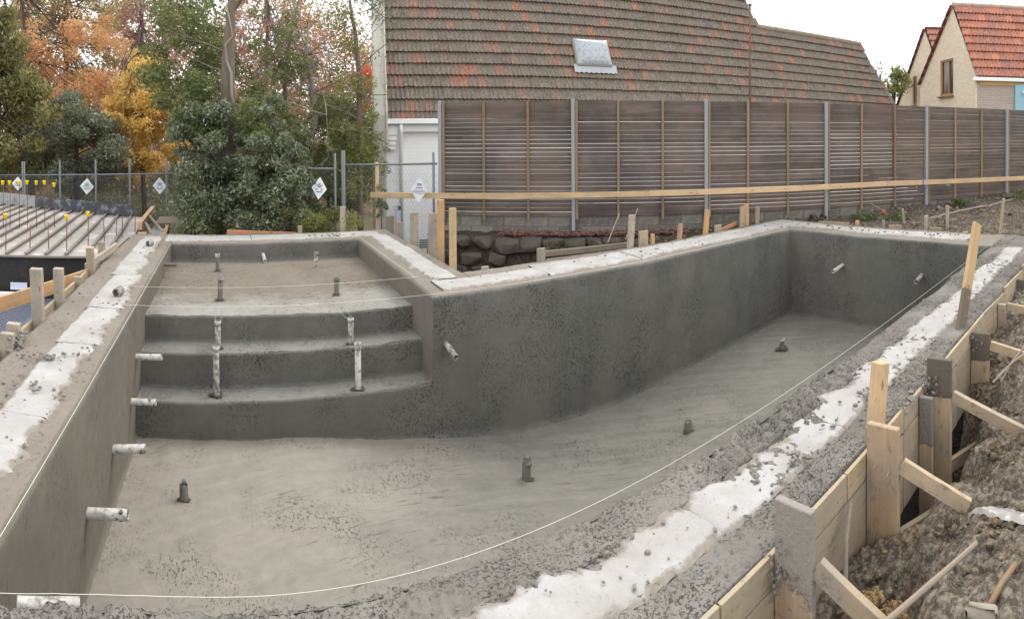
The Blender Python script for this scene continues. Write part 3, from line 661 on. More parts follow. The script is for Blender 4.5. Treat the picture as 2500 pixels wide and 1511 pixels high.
# ------------------------------------------------------------------ formwork on the near side
fw = thing('timber_formwork', 'tan plywood and timber formwork propped along the outside of the near pool edge', 'formwork', (4.5, -.7, -.6))
jx = [1.6, 2.36, 3.26, 3.96, 4.85, 5.8, 6.7, 7.7, 8.8, 9.75]
for a, b in zip(jx[:-1], jx[1:]): plank('board', (a+.004, -.652+random.uniform(-.003, .003), -.066), (b-.004, -.652+random.uniform(-.003, .003), -.066-(.05 if a > 5.5 else 0)), .128, .02, W_FORMY, fw, (0, 0, 1), ch=.0012)
jx = [1.6, 2.78, 3.95, 5.0, 6.2, 7.4, 8.6, 9.75]
for a, b in zip(jx[:-1], jx[1:]): plank('plywood_sheet', (a+.004, -.655, -.36), (b-.004, -.655, -.36+random.uniform(-.02, .02)), .44, .017, W_FORM, fw, (0, 0, 1), ch=.0012)
up = [(2.68, .165, .215, .036, W_SPL(.5, .95, C(164, 158, 150))), (3.47, .17, .155, .036, W_SPL(1.0, 1.12, C(170, 158, 140))), (4.34, .16, .165, .036, W_SPL(.78, .84, C(92, 88, 80))), (4.20, .085, -.025, .036, W_SPL(.72, .8, C(132, 130, 124))),
      (5.38, .15, -.02, .036, W_SPL(.8, .86, C(90, 86, 78))), (6.34, .08, -.065, .036, W_PEG), (7.31, .11, -.065, .036, W_SPL(.82, .9, C(92, 88, 80))), (8.3, .1, -.06, .036, W_PEG)]
for (x, w, zt, th, mt) in up: plank('upright', (x, -.668-w/2, zt-1.05), (x+random.uniform(-.004, .004), -.668-w/2, zt), w, th, mt, fw, (0, 1, 0), ch=.004)
for p0, p1 in (((2.70, -.836, .0), (2.77, -1.25, -.28)), ((3.49, -.842, -.035), (3.57, -1.16, -.22)), ((4.36, -.83, -.07), (4.33, -1.45, -.29)), ((5.40, -.82, -.12), (5.42, -1.3, -.24)), ((6.36, -.75, -.09), (6.38, -1.05, -.14)), ((7.33, -.78, -.1), (7.35, -1.05, -.14))):
    plank('brace', p0, p1, .072, .036, W_PEG, fw, (0, .3, 1), ch=.0015)
for p0, p1 in (((3.5, -.70, -.52), (4.3, -.78, -.78)), ((4.36, -.72, -.6), (5.3, -.8, -.86)), ((4.5, -.71, -.8), (4.5, -.71, -.3))): plank('brace', p0, p1, .09, .035, W_FORM, fw, (0, 0, 1))
m = MB()
for (x, y, z) in ((2.655, -.70, -.02), (2.655, -.77, -.08), (3.445, -.72, -.03), (3.445, -.79, -.05), (4.315, -.74, -.14), (5.355, -.76, -.09)): m.tube([(x+.02, y, z), (x-.028, y-.004, z-.012)], .0022, 5)
tag(m.link('nail', M_GALV, fw), kind='stuff')
for k, (x, y, z, n, s) in enumerate([(2.66, -.69, -.02, 60, .05), (4.32, -.70, .02, 60, .04), (5.36, -.68, -.05, 40, .04)]):
    m = MB()
    for _ in range(n): icolump(m, (x+random.gauss(-.01, s*.5), y+random.gauss(.02, s), z+random.gauss(-.02, s)), random.uniform(.005, .013), 1)
    tag(m.link('cement_splatter', M_CRUMB, fw), kind='stuff')

def stake(label, p0, p1, w, th, mat, side=(1, 0, 0), group='timber pegs round the pool', cat='peg', name='timber_peg', ch=.004):
    d = (Vector(p1)-Vector(p0)).normalized(); o = plank(name, Vector(p0)-d*.35, p1, w, th, mat, None, side, ch=ch); return tag(o, label, cat, group)
stake('tall leaning timber stake standing in the near rim, grey with cement at its foot', (5.36, -.56, -.12), (5.80, -.60, .80), .125, .035, wood('cement footed tall stake', C(196, 162, 116), C(214, 184, 142), splash=(.95, .62, C(112, 106, 96))), (1, -.25, -.5))
stake('short clean timber stake standing behind the second formwork upright', (3.70, -.60, .02), (3.765, -.60, .335), .075, .075, W_NEW, (1, -.35, 0))

# ------------------------------------------------------------------ near soil on the right
CP = np.array([(2.2, -.8, -.7), (2.6, -.8, -.62), (2.9, -.92, -.6), (3.05, -1.02, -.5), (3.12, -.74, -.38), (3.3, -.8, -.33), (3.45, -.85, -.31), (3.62, -.8, -.55), (3.8, -.75, -1.0), (4.2, -.75, -1.1), (4.6, -.75, -1.1), (4.95, -.78, -.9), (3.7, -1.0, -.26), (3.55, -1.05, -.22), (4.0, -.98, -.42), (4.3, -1.05, -.3), (4.8, -.98, -.35), (5.3, -.85, -.42), (5.3, -1.05, -.2), (6, -.85, -.3), (6, -1.1, -.08), (7.5, -.9, -.2), (7.5, -1.3, -.04), (3.0, -1.25, -.16), (3.3, -1.3, -.13), (3.9, -1.35, -.1), (4.5, -1.45, -.06), (6, -2, .05), (2.6, -1.25, -.3), (2.8, -1.45, -.13), (3.1, -1.5, -.13), (2.8, -1.8, -.1), (8.5, -.95, -.12), (9, -2, .0), (2.2, -2, -.1), (4, -2.2, 0)])
def soil_h(X, Y):
    d2 = (X[..., None]-CP[:, 0])**2+((Y[..., None]-CP[:, 1])*1.3)**2; w = 1/(d2+.004)**1.6
    return (w*CP[:, 2]).sum(-1)/w.sum(-1)
def soil_fn(U, V):
    X = 2.1+7.6*U**1.25; Y = -.668-1.9*V**1.1; Zv = soil_h(X, Y); P = np.stack([X, Y, Zv], -1)
    P[..., 2] += 0.06*fbm(P, 4, 3, 71)-0.06*np.abs(fbm(P, 8, 4, 75))*np.clip(.6+fbm(P, 2.5, 2, 76), .15, 1.5)+0.014*fbm(P, 34, 3, 77)*np.clip(.5+1.4*fbm(P, 3.5, 2, 78), .05, 1.3)
    P += .009*vfield(P, 9, 3, 79); return P
o = grid('excavated_soil', soil_fn, 560, 260, M_SOIL); tag(o, kind='structure')
cl = MB()
for _ in range(6000):
    x = random.uniform(2.4, 7.5)**1.0; x = 2.4+(x-2.4)**1.35/5.1**.35; y = -.74-1.3*random.random()**1.2
    if float(fbm(np.array([x, y, 3.3]), 3.0, 3, 5)) < .12: continue
    z = float(soil_h(np.array(x), np.array(y))); r = .005+.026*random.random()**6; icolump(cl, (x, y, z+.012), r, .8)
tag(cl.link('soil_clods', M_CLOD), 'loose clods of brown clay heaped beside the formwork', 'clods', kind='stuff')
m = MB()
for _ in range(34): icolump(m, (2.99+random.gauss(0, .045), -.98+random.gauss(0, .04), -.40+random.uniform(-.06, .07)), random.uniform(.03, .07), .9)
tag(m.link('clay_lump', m_soil('yellow clay', C(150, 122, 78), C(176, 150, 100), C(112, 78, 50), s=2)), 'yellow-brown clay lump between the two nearest braces', 'clay lump')
def sz(x, y): return float(soil_h(np.array(float(x)), np.array(float(y))))
m = MB(); m.tube([(2.69, -1.10, -.105), (2.93, -1.2, -.1), (3.19, -1.305, -.105)], [.011, .0115, .010], 8)
tag(m.link('metal_rod', plain('muddy pale rod', C(146, 132, 114), .8, var=.35, scale=12)), 'long pale muddy rod lying across the soil', 'rod')
t = thing('sledge_hammer', 'mud caked sledge hammer lying on the soil at bottom right', 'hammer', (2.86, -1.42, sz(2.86, -1.42)))
hz = -.10
m = MB(); m.box((2.855, -1.415, hz), (.045, .115, .05), Matrix.Rotation(.12, 3, 'Z'), .012); m.link('head', plain('mud caked steel', C(160, 150, 134), .95, var=.4, scale=25, bs=.8), t, True)
m = MB(); m.tube([(2.87, -1.43, hz), (3.0, -1.455, hz+.0), (3.12, -1.485, hz-.01)], [.011, .012, .012], 8); m.link('handle', plain('muddy handle', C(136, 112, 86), .9, var=.3, scale=18), t, True)
pf = []
def pfn(U, V):
    X = 3.44+.075*(V-.5)*(.4+1.2*np.sin(3.1*U)); Y = -1.20-.34*U; P = np.stack([X, Y, soil_h(X, Y)+.03+.02*np.sin(3.1*V)], -1); P[..., 2] += .015*fbm(P, 26, 3, 91); return P
tag(grid('plastic_film', pfn, 30, 12, M_PLASTIC), 'crumpled strip of clear plastic film on the soil', 'plastic')
for (p, q, r, lab) in (((3.22, -.70, -.1), (3.06, -.76, -.36), .012, 'short broken stick leaning on the nearest form sheet'), ((4.95, -.95, -.22), (5.4, -1.16, -.12), .008, 'grey root twig on the soil past the third brace'), ((5.0, -1.0, -.23), (5.5, -1.1, -.13), .007, 'second grey root twig on the soil past the third brace')):
    m = MB(); m.tube([p, ((p[0]+q[0])/2, (p[1]+q[1])/2+.01, (p[2]+q[2])/2+.015), q], r, 6); tag(m.link('stick', W_OLD), lab, 'stick')
for (x, y, r, lab) in ((3.12, -.9, .016, 'scrap of white foam on the dark soil by the nearest brace'), (5.6, -1.02, .022, 'scrap of white foam on the far soil')):
    m = MB(); icolump(m, (x, y, sz(x, y)+.05), r); icolump(m, (x+.01, y, sz(x, y)+.06), r*.7); tag(m.link('foam_scrap', M_FOAM), lab, 'foam scrap')
# ------------------------------------------------------------------ ground beyond the pool
YC = np.array([(3.6, 4.3, -.85), (3.6, 5.2, -.95), (3.6, 6.5, -1.1), (4.4, 4.5, -.85), (4.3, 5.6, -.95), (5, 4.4, -.62), (5.2, 5.3, -.62), (6, 4.4, -.34), (6.3, 5.2, -.3), (7, 4.3, -.16), (7.4, 4.9, -.2), (8.2, 4.3, -.07), (8.6, 4.6, -.12), (9.8, 4.3, -.06), (9.8, 2, -.10), (9.8, 0, -.10), (10.5, 3.4, -.1), (11, 2, -.03), (12, 2, .02), (12, 0, .08), (13, .5, .1), (14.5, .5, .13), (14, -3, .2), (10, -1.2, -.05), (10, -3, .02), (4.5, 7, -1.15), (5, 9, -1.2), (3.7, 8, -1.15), (20, 0, .3), (20, 8, 0), (10, 7, -.3), (8, 9, -.8)])
def yard_h(X, Y):
    d2 = (X[..., None]-YC[:, 0])**2+(Y[..., None]-YC[:, 1])**2; w = 1/(d2+.02)**1.7; return (w*YC[:, 2]).sum(-1)/w.sum(-1)
def patch(name, x0, x1, y0, y1, res, mat, hf, amp=.03, kind='structure', label=None):
    def fn(U, V):
        X = x0+(x1-x0)*U; Y = y0+(y1-y0)*V; P = np.stack([X, Y, hf(X, Y)], -1)
        P[..., 2] += amp*fbm(P, 2.2, 4, 141, .6)+amp*.8*np.abs(fbm(P, 8, 3, 145)); return P
    o = grid(name, fn, int((x1-x0)/res), int((y1-y0)/res), mat); return tag(o, label, kind=kind)
patch('yard_ground', 3.52, 9.70, 4.2, 9.5, .05, M_BED, lambda X, Y: yard_h(X, Y)-.02, .025)
patch('yard_ground', 9.705, 24, -4.5, 9.0, .06, M_SOILR, lambda X, Y: yard_h(X, Y), .05)
tag(flat('ground', -400, 400, -400, 400, -1.8, M_GARDEN, 100, parent=None) if False else link('ground', np_mesh('ground', [(-900, -900, -1.85), (900, -900, -1.85), (900, 900, -1.85), (-900, 900, -1.85)], [(0, 1, 2, 3)]), M_GARDEN), kind='structure')
patch('garden_ground', -16, 3.5, 7.45, 40, .35, M_GARDEN, lambda X, Y: np.where(Y < 9, -1.25, -1.35)+0*X, .08)
patch('near_ground', -3, 9.7, -6, -2.5, .2, M_SOILR, lambda X, Y: 0*X-.08, .04)
patch('near_ground', -3, 2.1, -2.5, -.66, .1, M_SOILR, lambda X, Y: 0*X-.12, .03)

# ------------------------------------------------------------------ slatted fence on its block wall
FO = Vector((4.6715, 7.8422, 0)); FA = -0.6; FD = Vector((math.cos(FA), math.sin(FA), 0)); FN = Vector((-FD.y, FD.x, 0))
def fp(s, off, z): return FO+FD*s+FN*off+Vector((0, 0, z))
fence = thing('slat_fence', 'tall brown horizontal slat fence with steel posts on a block base', 'fence', fp(6, 0, 0))
for k in range(6):
    s = 2.4*k; b = MB(); zt = 2.215
    V, F = cbox(.062, .062, zt+.45, .004); M = Matrix(((FD.x, FN.x, 0, 0), (FD.y, FN.y, 0, 0), (0, 0, 1, 0), (0, 0, 0, 1))); M.translation = fp(s, -.055, (zt-.45)/2)
    link('steel_post', np_mesh('steel_post', V, F), M_GALV, fence, M)
    plank('batten', fp(s+.062, -.05, .08), fp(s+.062, -.05, 2.195), .05, .045, W_BATTEN, fence, FD)
    for j in (1, 2): plank('batten', fp(s+.8*j, -.047, .06), fp(s+.8*j+random.uniform(-.01, .01), -.047, 2.19), .045, .04, W_BATTEN, fence, FD)
ROWS = 27; pit = 2.06/ROWS
for k in range(6):
    s0 = 2.4*k+.005; s1 = min(2.4*(k+1)-.005, 13.6)
    for r in range(ROWS):
        z = .13+pit*(r+.5)
        cuts = [s0, s1]
        if r not in (0, ROWS-1) and random.random() < .42 and s1-s0 > 2: cuts = [s0, random.choice([s0+.8, s0+1.6, s0+random.uniform(.4, 2.0)]), s1]
        tight = random.random() < (.6 if r > 18 else .25)
        for a, b in zip(cuts[:-1], cuts[1:]):
            h = pit-(.003 if (tight or random.random() < .25) else random.uniform(.007, .012))
            dz = random.uniform(-.0015, .0015)
            plank('slat', fp(a+.001, -.012+random.uniform(-.002, .002), z+dz), fp(b-.001, -.012, z+dz+random.uniform(-.001, .001)), h, .019, W_SLAT, fence, (0, 0, 1), ch=.002)
bw = thing('block_wall', 'low grey concrete block wall under the slat fence', 'wall', fp(6, .1, -.3))
b = MB(); V, F = cbox(13.9, .13, .62); M = Matrix(((FD.x, FN.x, 0, 0), (FD.y, FN.y, 0, 0), (0, 0, 1, 0), (0, 0, 0, 1))); Mc = M.copy(); Mc.translation = fp(6.85, .10, .0-.15)
link('mortar', np_mesh('mortar', V, F), M_MORTAR, bw, Mc)
V, F = cbox(.39, .15, .19, .005); blk = np_mesh('block', V, F)
for c in range(3):
    for k in range(35):
        s = -.05+.4*k+(.2 if c % 2 else 0)
        if s > 13.6: continue
        M2 = M.copy(); M2.translation = fp(s+.2, .092+random.uniform(-.002, .002), -.36+.2*c-.0); link('block', blk, M_BLOCK, bw, M2)
rail = thing('batter_rail', 'long horizontal pine rail running in front of the slat fence', 'rail', fp(5, -.35, .5))
for (a, za, b_, zb_) in ((-1.25, .505, 3.75, .555), (3.72, .558, 8.42, .582), (8.40, .582, 13.2, .50)): plank('rail_board', fp(a, -.35-.004*(a > 3), za), fp(b_, -.35, zb_), .1, .036, W_NEW, rail, (0, 0, 1), ch=.004)
o = plank('blue_tape', fp(9.3, -.371, .52), fp(9.3, -.371, .64), .04, .004, M_BLUETAPE, rail, FD)

tag(link('bounce_ground', np_mesh('bounce_ground', [tuple(fp(.2, .25, .02)), tuple(fp(13.6, .25, .02)), tuple(fp(13.6, 7.5, .02)), tuple(fp(.2, 1.6, .02))], [(0, 1, 2, 3)]), plain('pale bounce ground', C(196, 190, 180), .95, var=.2, scale=20)), kind='structure')  # added pale ground hidden behind the fence, bounces light onto the house wall
# bank, mulch and rubble wall under the fence
def bank_fn(U, V):
    S = -.15+6.0*U; prof_o = np.array([.02, -.3, -.42, -.5, -.6, -.78, -.95]); prof_z = np.array([-.17, -.17, -.19, -.28, -.6, -.95, -1.2])
    O = np.interp(V, np.linspace(0, 1, 7), prof_o); Zv = np.interp(V, np.linspace(0, 1, 7), prof_z); f = np.clip((S-2.0)/3.5, 0, 1)
    Zv = np.where(Zv < -.2, -.2+(Zv+.2)*(1-.8*f), Zv)
    P = np.stack([FO.x+FD.x*S+FN.x*O, FO.y+FD.y*S+FN.y*O, Zv], -1); return P+.035*vfield(P, 6, 4, 151)
tag(grid('garden_bank', bank_fn, 150, 50, M_BED), kind='structure')
mu = MB()
for _ in range(900):
    s = random.uniform(1.1, 4.4); o_ = random.uniform(-.42, -.02); c = fp(s, o_, -.155+random.uniform(0, .04)); Mr = Matrix.Rotation(random.random()*6.3, 3, 'Z') @ Matrix.Rotation(random.gauss(0, .4), 3, 'X'); mu.box(c, (random.uniform(.03, .09), random.uniform(.015, .035), .008), Mr)
tag(mu.link('bark_mulch', M_MULCH), 'reddish bark mulch along the foot of the block wall', 'mulch', kind='stuff')
rw = thing('rubble_wall', 'low rough bluestone rubble wall below the fence', 'wall', fp(1.5, -.5, -.9))
import bmesh
def rock(s, z, w, h, off):
    bm = bmesh.new()
    for k in range(30):
        p = rng.uniform(-1, 1, 3); ax = rng.integers(0, 3); p[ax] = np.sign(p[ax])*rng.uniform(.8, 1); bm.verts.new((p[0]*w*.56, p[1]*.16, p[2]*h*.58))
    bmesh.ops.convex_hull(bm, input=bm.verts[:]); bmesh.ops.delete(bm, geom=[v for v in bm.verts if not v.link_faces], context='VERTS')
    bmesh.ops.bevel(bm, geom=bm.edges[:], offset=.008, segments=1, affect='EDGES')
    me = bpy.data.meshes.new('stone'); bm.to_mesh(me); bm.free()
    M2 = M.copy(); M2.translation = fp(s, off, z)
    link('stone', me, M_STONE, rw, M2 @ Matrix.Rotation(random.gauss(0, .08), 4, 'Y'))
for (s, z, w, h) in [(.22, -.28, .18, .26), (.47, -.235, .34, .15), (.86, -.255, .32, .18), (1.27, -.30, .40, .24), (1.68, -.285, .36, .22), (2.06, -.275, .36, .17), (2.42, -.265, .34, .16), (2.74, -.27, .26, .18), (3.06, -.275, .34, .18), (3.40, -.27, .32, .17), (3.74, -.26, .32, .15), (4.08, -.25, .34, .14), (4.42, -.24, .32, .13), (4.78, -.22, .34, .12),
                     (.19, -.50, .20, .24), (.66, -.52, .34, .2), (1.10, -.52, .28, .16), (.42, -.74, .36, .2), (.84, -.7, .3, .13)]:
    rock(s, z, w, h, -.5-.16*max(0, -.3-z))
plank('x', (0, 0, 0), (0.01, 0, 0), .01, .01, W_OLD) if False else None
tag(plank('retaining_plank', (5.08, 4.92, -.085), (6.7, 4.95, -.15), .085, .045, W_OLD, None, (0, 0, 1), ch=.006), 'weathered plank edging the pit beside the back rim', 'plank')
tag(plank('retaining_plank', (5.08, 4.86, -.19), (6.3, 4.88, -.22), .085, .045, W_OLD, None, (0, 0, 1), ch=.006), 'lower dark plank edging the pit under the weathered one', 'plank')

# ------------------------------------------------------------------ pegs
def pegs(rows):
    for (lab, x, y, zb, zt, w, th, mt, lean) in rows:
        stake(lab, (x, y, zb), (x+lean[0], y+lean[1], zt), w, th, mt, (1, 0, 0))
D0 = (0, 0)
pegs([('grey timber peg behind the back rim opposite the pit', 4.62, 4.24, -.05, .16, .11, .035, W_GREYP, D0),
      ('tiny peg stub at the inner corner of the back rim', 3.84, 4.24, -.05, .02, .09, .035, W_GREYP, D0),
      ('tall slim grey peg leaning slightly behind the back rim', 6.08, 4.24, -.05, .45, .10, .04, W_GREYP, (.04, 0)),
      ('broad square-topped board peg behind the back rim', 6.33, 4.24, -.05, .20, .17, .03, W_PEG, D0),
      ('short orange peg right of the broad board peg', 6.51, 4.24, -.05, .13, .06, .04, W_ORANGE, D0),
      ('orange peg alone behind the middle of the back rim', 7.06, 4.24, -.05, .22, .075, .045, W_ORANGE, (.03, 0)),
      ('taller orange peg in front of a steel fence post', 7.65, 4.24, -.05, .37, .085, .05, W_ORANGE, (.05, 0)),
      ('low wide offcut peg near the far end of the back rim', 7.98, 4.26, -.03, .09, .15, .04, W_PEG, D0),
      ('left of two tan pegs near the far corner', 8.61, 4.26, 0, .33, .10, .04, W_PEG, (.02, 0)),
      ('right of two tan pegs near the far corner', 8.79, 4.3, 0, .36, .10, .04, W_ORANGE, D0),
      ('small tan peg right of the far pair of pegs', 9.24, 4.4, .0, .26, .10, .04, W_PEG, D0),
      ('tiny orange peg behind the far end rim', 9.92, 2.70, -.08, .05, .07, .05, W_ORANGE, D0),
      ('thin grey peg with a bent cap behind the far end rim', 9.92, 2.19, -.08, .09, .05, .04, W_GREYP, D0),
      ('thin leaning tan peg in the yard weeds', 10.4, 2.0, -.05, .24, .06, .03, W_PEG, (-.02, .02)),
      ('grey peg with an angled top beside a flat offcut', 9.92, 1.40, -.09, .21, .09, .05, W_GREYP, D0),
      ('slim grey peg right of the angled-top peg', 10.3, 1.15, -.05, .35, .06, .05, W_GREYP, D0),
      ('tall thin peg in the yard at the right edge', 9.95, .14, -.09, .54, .075, .04, W_PEG, (.02, -.06)),
      ('dark short peg at the far side of the alcove rim', 3.6, 7.5, -.15, .21, .13, .04, W_OLD, D0),
      ('dark square-topped peg beside the alcove side rim', 3.6, 6.95, -.15, .19, .12, .04, W_OLD, D0),
      ('grey peg halfway along the alcove side rim', 3.6, 6.19, -.12, .44, .12, .04, W_GREYP, D0),
      ('tall grey peg beside the orange post at the inner corner', 3.6, 5.40, -.12, .52, .13, .04, W_GREYP, (.03, .06)),
      ('tall orange post at the inner corner reaching the rail', 3.62, 5.14, -.12, .74, .085, .06, W_ORANGE, D0),
      ('tall tan post nearest the inner corner of the pool', 3.58, 4.62, -.10, .69, .085, .05, W_NEW, D0),
      ('very tall thin post crossing the left end of the rail', 3.58, 8.30, -.6, 1.10, .065, .05, W_NEW, D0),
      ('grey peg in front of the gate posts behind the alcove', 2.78, 7.55, -.1, .40, .09, .05, W_GREYP, D0),
      ('small grey peg stub behind the alcove rim', 2.05, 7.55, -.1, .10, .075, .05, W_GREYP, D0),
      ('tall pale peg on the left rim, nearer of the two', -.78, 2.86, -.05, .46, .11, .06, W_GREYP, (0, -.04)),
      ('tall pale peg on the left rim, farther of the two', -.78, 3.50, -.05, .32, .10, .06, W_GREYP, (0, -.03)),
      ('pale square peg on the left rim by the decking corner', -.78, 4.80, -.05, .29, .09, .07, W_PEG, (0, -.06)),
      ('grey peg on the left rim beyond the diagonal board', -.80, 5.45, -.05, .23, .09, .06, W_GREYP, D0),
      ('short peg at the left picture edge caked with concrete', -.78, 2.14, -.1, .11, .11, .06, W_GREYP, D0),
      ('short peg behind the concrete caked one', -.80, 2.32, -.1, .13, .11, .06, W_GREYP, D0),
      ('small pale peg stub low on the left rim', -.79, 4.22, -.06, .06, .10, .05, W_PEG, D0)])
m = MB()
for _ in range(40): icolump(m, (-.72+random.gauss(0, .03), 2.2+random.gauss(0, .06), .0+random.uniform(-.05, .09)), random.uniform(.015, .035))
tag(m.link('concrete_lump', M_CRUMB), 'lump of concrete stuck against the left picture-edge peg', 'concrete lump', kind='stuff')
for (p, q, w, lab) in (((9.95, 2.1, -.03), (10.05, 1.9, -.03), .07, 'flat timber offcut beside the capped peg'), ((9.96, 1.36, -.02), (10.0, 1.16, -.03), .08, 'flat timber offcut beside the angled-top peg'), ((9.93, .76, -.05), (9.97, .68, -.05), .06, 'small white topped block behind the far rim'), ((9.8, 3.5, -.02), (10.1, 2.95, -.06), .05, 'pale timber wedge behind the far rim'), ((8.15, 4.34, -.03), (8.6, 4.36, .04), .06, 'orange board edge along the back rim by the tan pegs'), ((.83, 7.62, .0), (2.0, 7.62, -.07), .10, 'orange tapered board behind the alcove rim with a pink mark')):
    tag(plank('timber_offcut', p, q, w, .035, W_PEG if 'orange' not in lab else wood('reddish board', C(176, 124, 92), C(196, 148, 114)), None, (0, 0, 1)), lab, 'offcut')
m = MB(); icolump(m, (1.05, 7.598, .0), .022, .9); tag(m.link('paint_mark', M_PINK), 'pink paint dab on the orange board', 'paint mark')
for (p, q, r, lab) in (((10.9, 1.7, .02), (12.3, .95, .12), .014, 'long pale stick lying in the yard'), ((12.2, .9, .12), (13.3, .55, .16), .012, 'second pale stick lying by the fence at right'), ((10.7, 2.9, .05), (11.3, 3.05, .05), .012, 'stick lying at the foot of a fence post'), ((10.9, 2.9, .22), (11.2, 2.75, .04), .01, 'dark rod leaning by the fence post'), ((6.35, 5.1, -.1), (6.75, 5.3, .3), .008, 'thin dead stalk by the board peg'), ((6.75, 5.15, -.1), (7.15, 5.3, .35), .008, 'second thin dead stalk by the board peg')):
    m = MB(); m.tube([p, tuple((a+c)/2+.01 for a, c in zip(p, q)), q], r, 5); tag(m.link('stick', M_BARKP if 'pale' in lab or 'stalk' in lab else W_OLD), lab, 'stick')
yc = MB()
for _ in range(700):
    x = 9.75+4.5*random.random()**1.3; y = random.uniform(-2.5, 4.2); r = .012+.07*random.random()**5
    icolump(yc, (x, y, float(yard_h(np.array(x), np.array(y)))+.03), r, .7)
for _ in range(300): x = random.uniform(3.7, 8.5); y = 4.2+random.random()*1.2; icolump(yc, (x, y, float(yard_h(np.array(x), np.array(y)))+.02), .01+.03*random.random()**3, .7)
tag(yc.link('yard_clods', M_CLOD), 'loose clods and rubble strewn over the yard', 'clods', kind='stuff')

# ------------------------------------------------------------------ foliage helpers
def leaves(n, cen, rad, size, aspect=1.8, shell=0.55, droop=0.0, gap=0.0, seed=0, f=1.3):
    cen = np.array(cen, float); rad = np.array(rad, float); d = rng.normal(size=(n, 3)); d /= np.linalg.norm(d, axis=1, keepdims=True)
    r = shell+(1-shell)*rng.random((n, 1))**.6; r = np.where(rng.random((n, 1)) < .25, rng.random((n, 1)), r)
    P = cen+d*r*rad
    P += .16*rad.mean()*vfield(P, f, 2, seed)
    if gap: P = P[fbm(P, f*1.6, 3, seed+3) > gap-.5]
    n = len(P); t = rng.normal(size=(n, 3)); t[:, 2] -= droop; t /= np.linalg.norm(t, axis=1, keepdims=True)
    b = np.cross(t, rng.normal(size=(n, 3))); b /= np.linalg.norm(b, axis=1, keepdims=True)
    s = size*(.45+1.15*rng.random((n, 1))**1.5); h = s/aspect
    V = np.stack([P-t*s*.5, P+b*h*.5, P+t*s*.5, P-b*h*.5], 1).reshape(-1, 3)
    return V
def leafobj(name, Vs, mat, parent):
    V = np.concatenate(Vs); F = np.arange(len(V)).reshape(-1, 4); return link(name, np_mesh(name, V, F), mat, parent)
def twigs(mb, p, d, L, r, depth, spread=.6, n=(2, 3), up=.1, seg=3):
    pts = [Vector(p)]; dd = Vector(d).normalized()
    for k in range(seg):
        dd = (dd+Vector((random.gauss(0, .18), random.gauss(0, .18), random.gauss(0, .14)+up*.3))).normalized(); pts.append(pts[-1]+dd*L/seg)
    mb.tube(pts, [r*(1-.45*k/seg) for k in range(seg+1)], 5 if r > .02 else 3, False)
    if depth > 0:
        for _ in range(random.randint(*n)):
            k = random.randint(1, seg); a = Vector((random.gauss(0, 1), random.gauss(0, 1), random.gauss(0, 1)*.7+up)).normalized()
            twigs(mb, pts[k], dd*(1-spread)+a*spread, L*random.uniform(.55, .8), r*.5, depth-1, spread, n, up, seg)

# ------------------------------------------------------------------ the house with the steep tiled roof
HA = Vector((3.995, 11.2203, 2.7105)); HD = Vector((.97358538, -.22832326, 0)); HN = Vector((.22832326, .97358538, 0)); BE = 1.12717575
HU = HN*math.cos(BE)+Vector((0, 0, math.sin(BE))); HNO = HD.cross(HU)       # up the slope, out of the roof
def rp(s, t, o=0): return HA+HD*s+HU*t+HNO*o
house = thing('house', 'white house with a very steep lichened grey-brown tile roof', 'house', rp(8, -1, 0)+Vector((0, 0, -3)))
def tilemesh(w, g, rolls=2):
    n = 6*rolls; xs = np.linspace(0, w, n+1); zs = .018*np.cos(xs/w*rolls*2*math.pi)+.005*np.cos(xs/w*rolls*4*math.pi)
    V = []; F = []
    for (y, z) in ((.004, .002), (0, .082), (g+.03, .012)):
        for x, q in zip(xs, zs): V.append((x, y, z+(q if z > 0 else q*.6)))
    for i in range(2):
        for k in range(n): F.append((i*(n+1)+k, i*(n+1)+k+1, (i+1)*(n+1)+k+1, (i+1)*(n+1)+k))
    return np_mesh('tile', V, F)
TW, TG = .222, .33
tm = tilemesh(TW-.003, TG)
RM = Matrix(((HD.x, HU.x, HNO.x, 0), (HD.y, HU.y, HNO.y, 0), (HD.z, HU.z, HNO.z, 0), (0, 0, 0, 1)))
spots = []
for k in range(-3, 13):
    t = max(k*TG, -.86)
    smax = (12.09-(t-2.5)*.16) if t > 2.35 else 17.26+(2.63-t)*.29
    s = .575+random.uniform(-.02, .02)
    while s < smax-.12:
        if not ((t < -.9)) and not (5.44 < s+.11 < 6.36 and .62 < t+.16 < 1.45): spots.append((s, t))
        s += TW
spots.sort(key=lambda q: (rp(*q)-CAM).length)
joined = MB(); tv = np.array([v.co[:] for v in tm.vertices]); tf = [tuple(p.vertices) for p in tm.polygons]
for i, (s, t) in enumerate(spots):
    Mt = RM.copy() @ Matrix.Rotation(random.gauss(0, .012), 4, 'X') @ Matrix.Rotation(random.gauss(0, .006), 4, 'Z'); Mt.translation = rp(s, t+random.gauss(0, .004), .012)
    if i < 300: link('tile', tm, M_TILE, house, Mt)
    else: A3 = np.array(Mt); joined.add(tv@A3[:3, :3].T+A3[:3, 3], tf)
tag(joined.link('roof_tiles', M_TILE, house), 'the rest of the roof tiles', kind='stuff')
m = MB(); m.poly([rp(.56, -.86, -.02), rp(18.2, -.86, -.02), rp(17.26, 2.7, -.02), rp(12.05, 2.7, -.02), rp(11.85, 4.3, -.02), rp(11.7, 5.2, -.02), rp(.56, 5.2, -.02)], HNO*-.08); m.link('roof_deck', M_UNDER, house)
for k in range(13):
    m = MB(); s = 12.02+.41*k; a = rp(s, 2.66, .0); bb = rp(s+.42, 2.66, .012); m.tube([a, bb], [.115, .105], 10); m.link('ridge_tile', M_RIDGE, house, True)
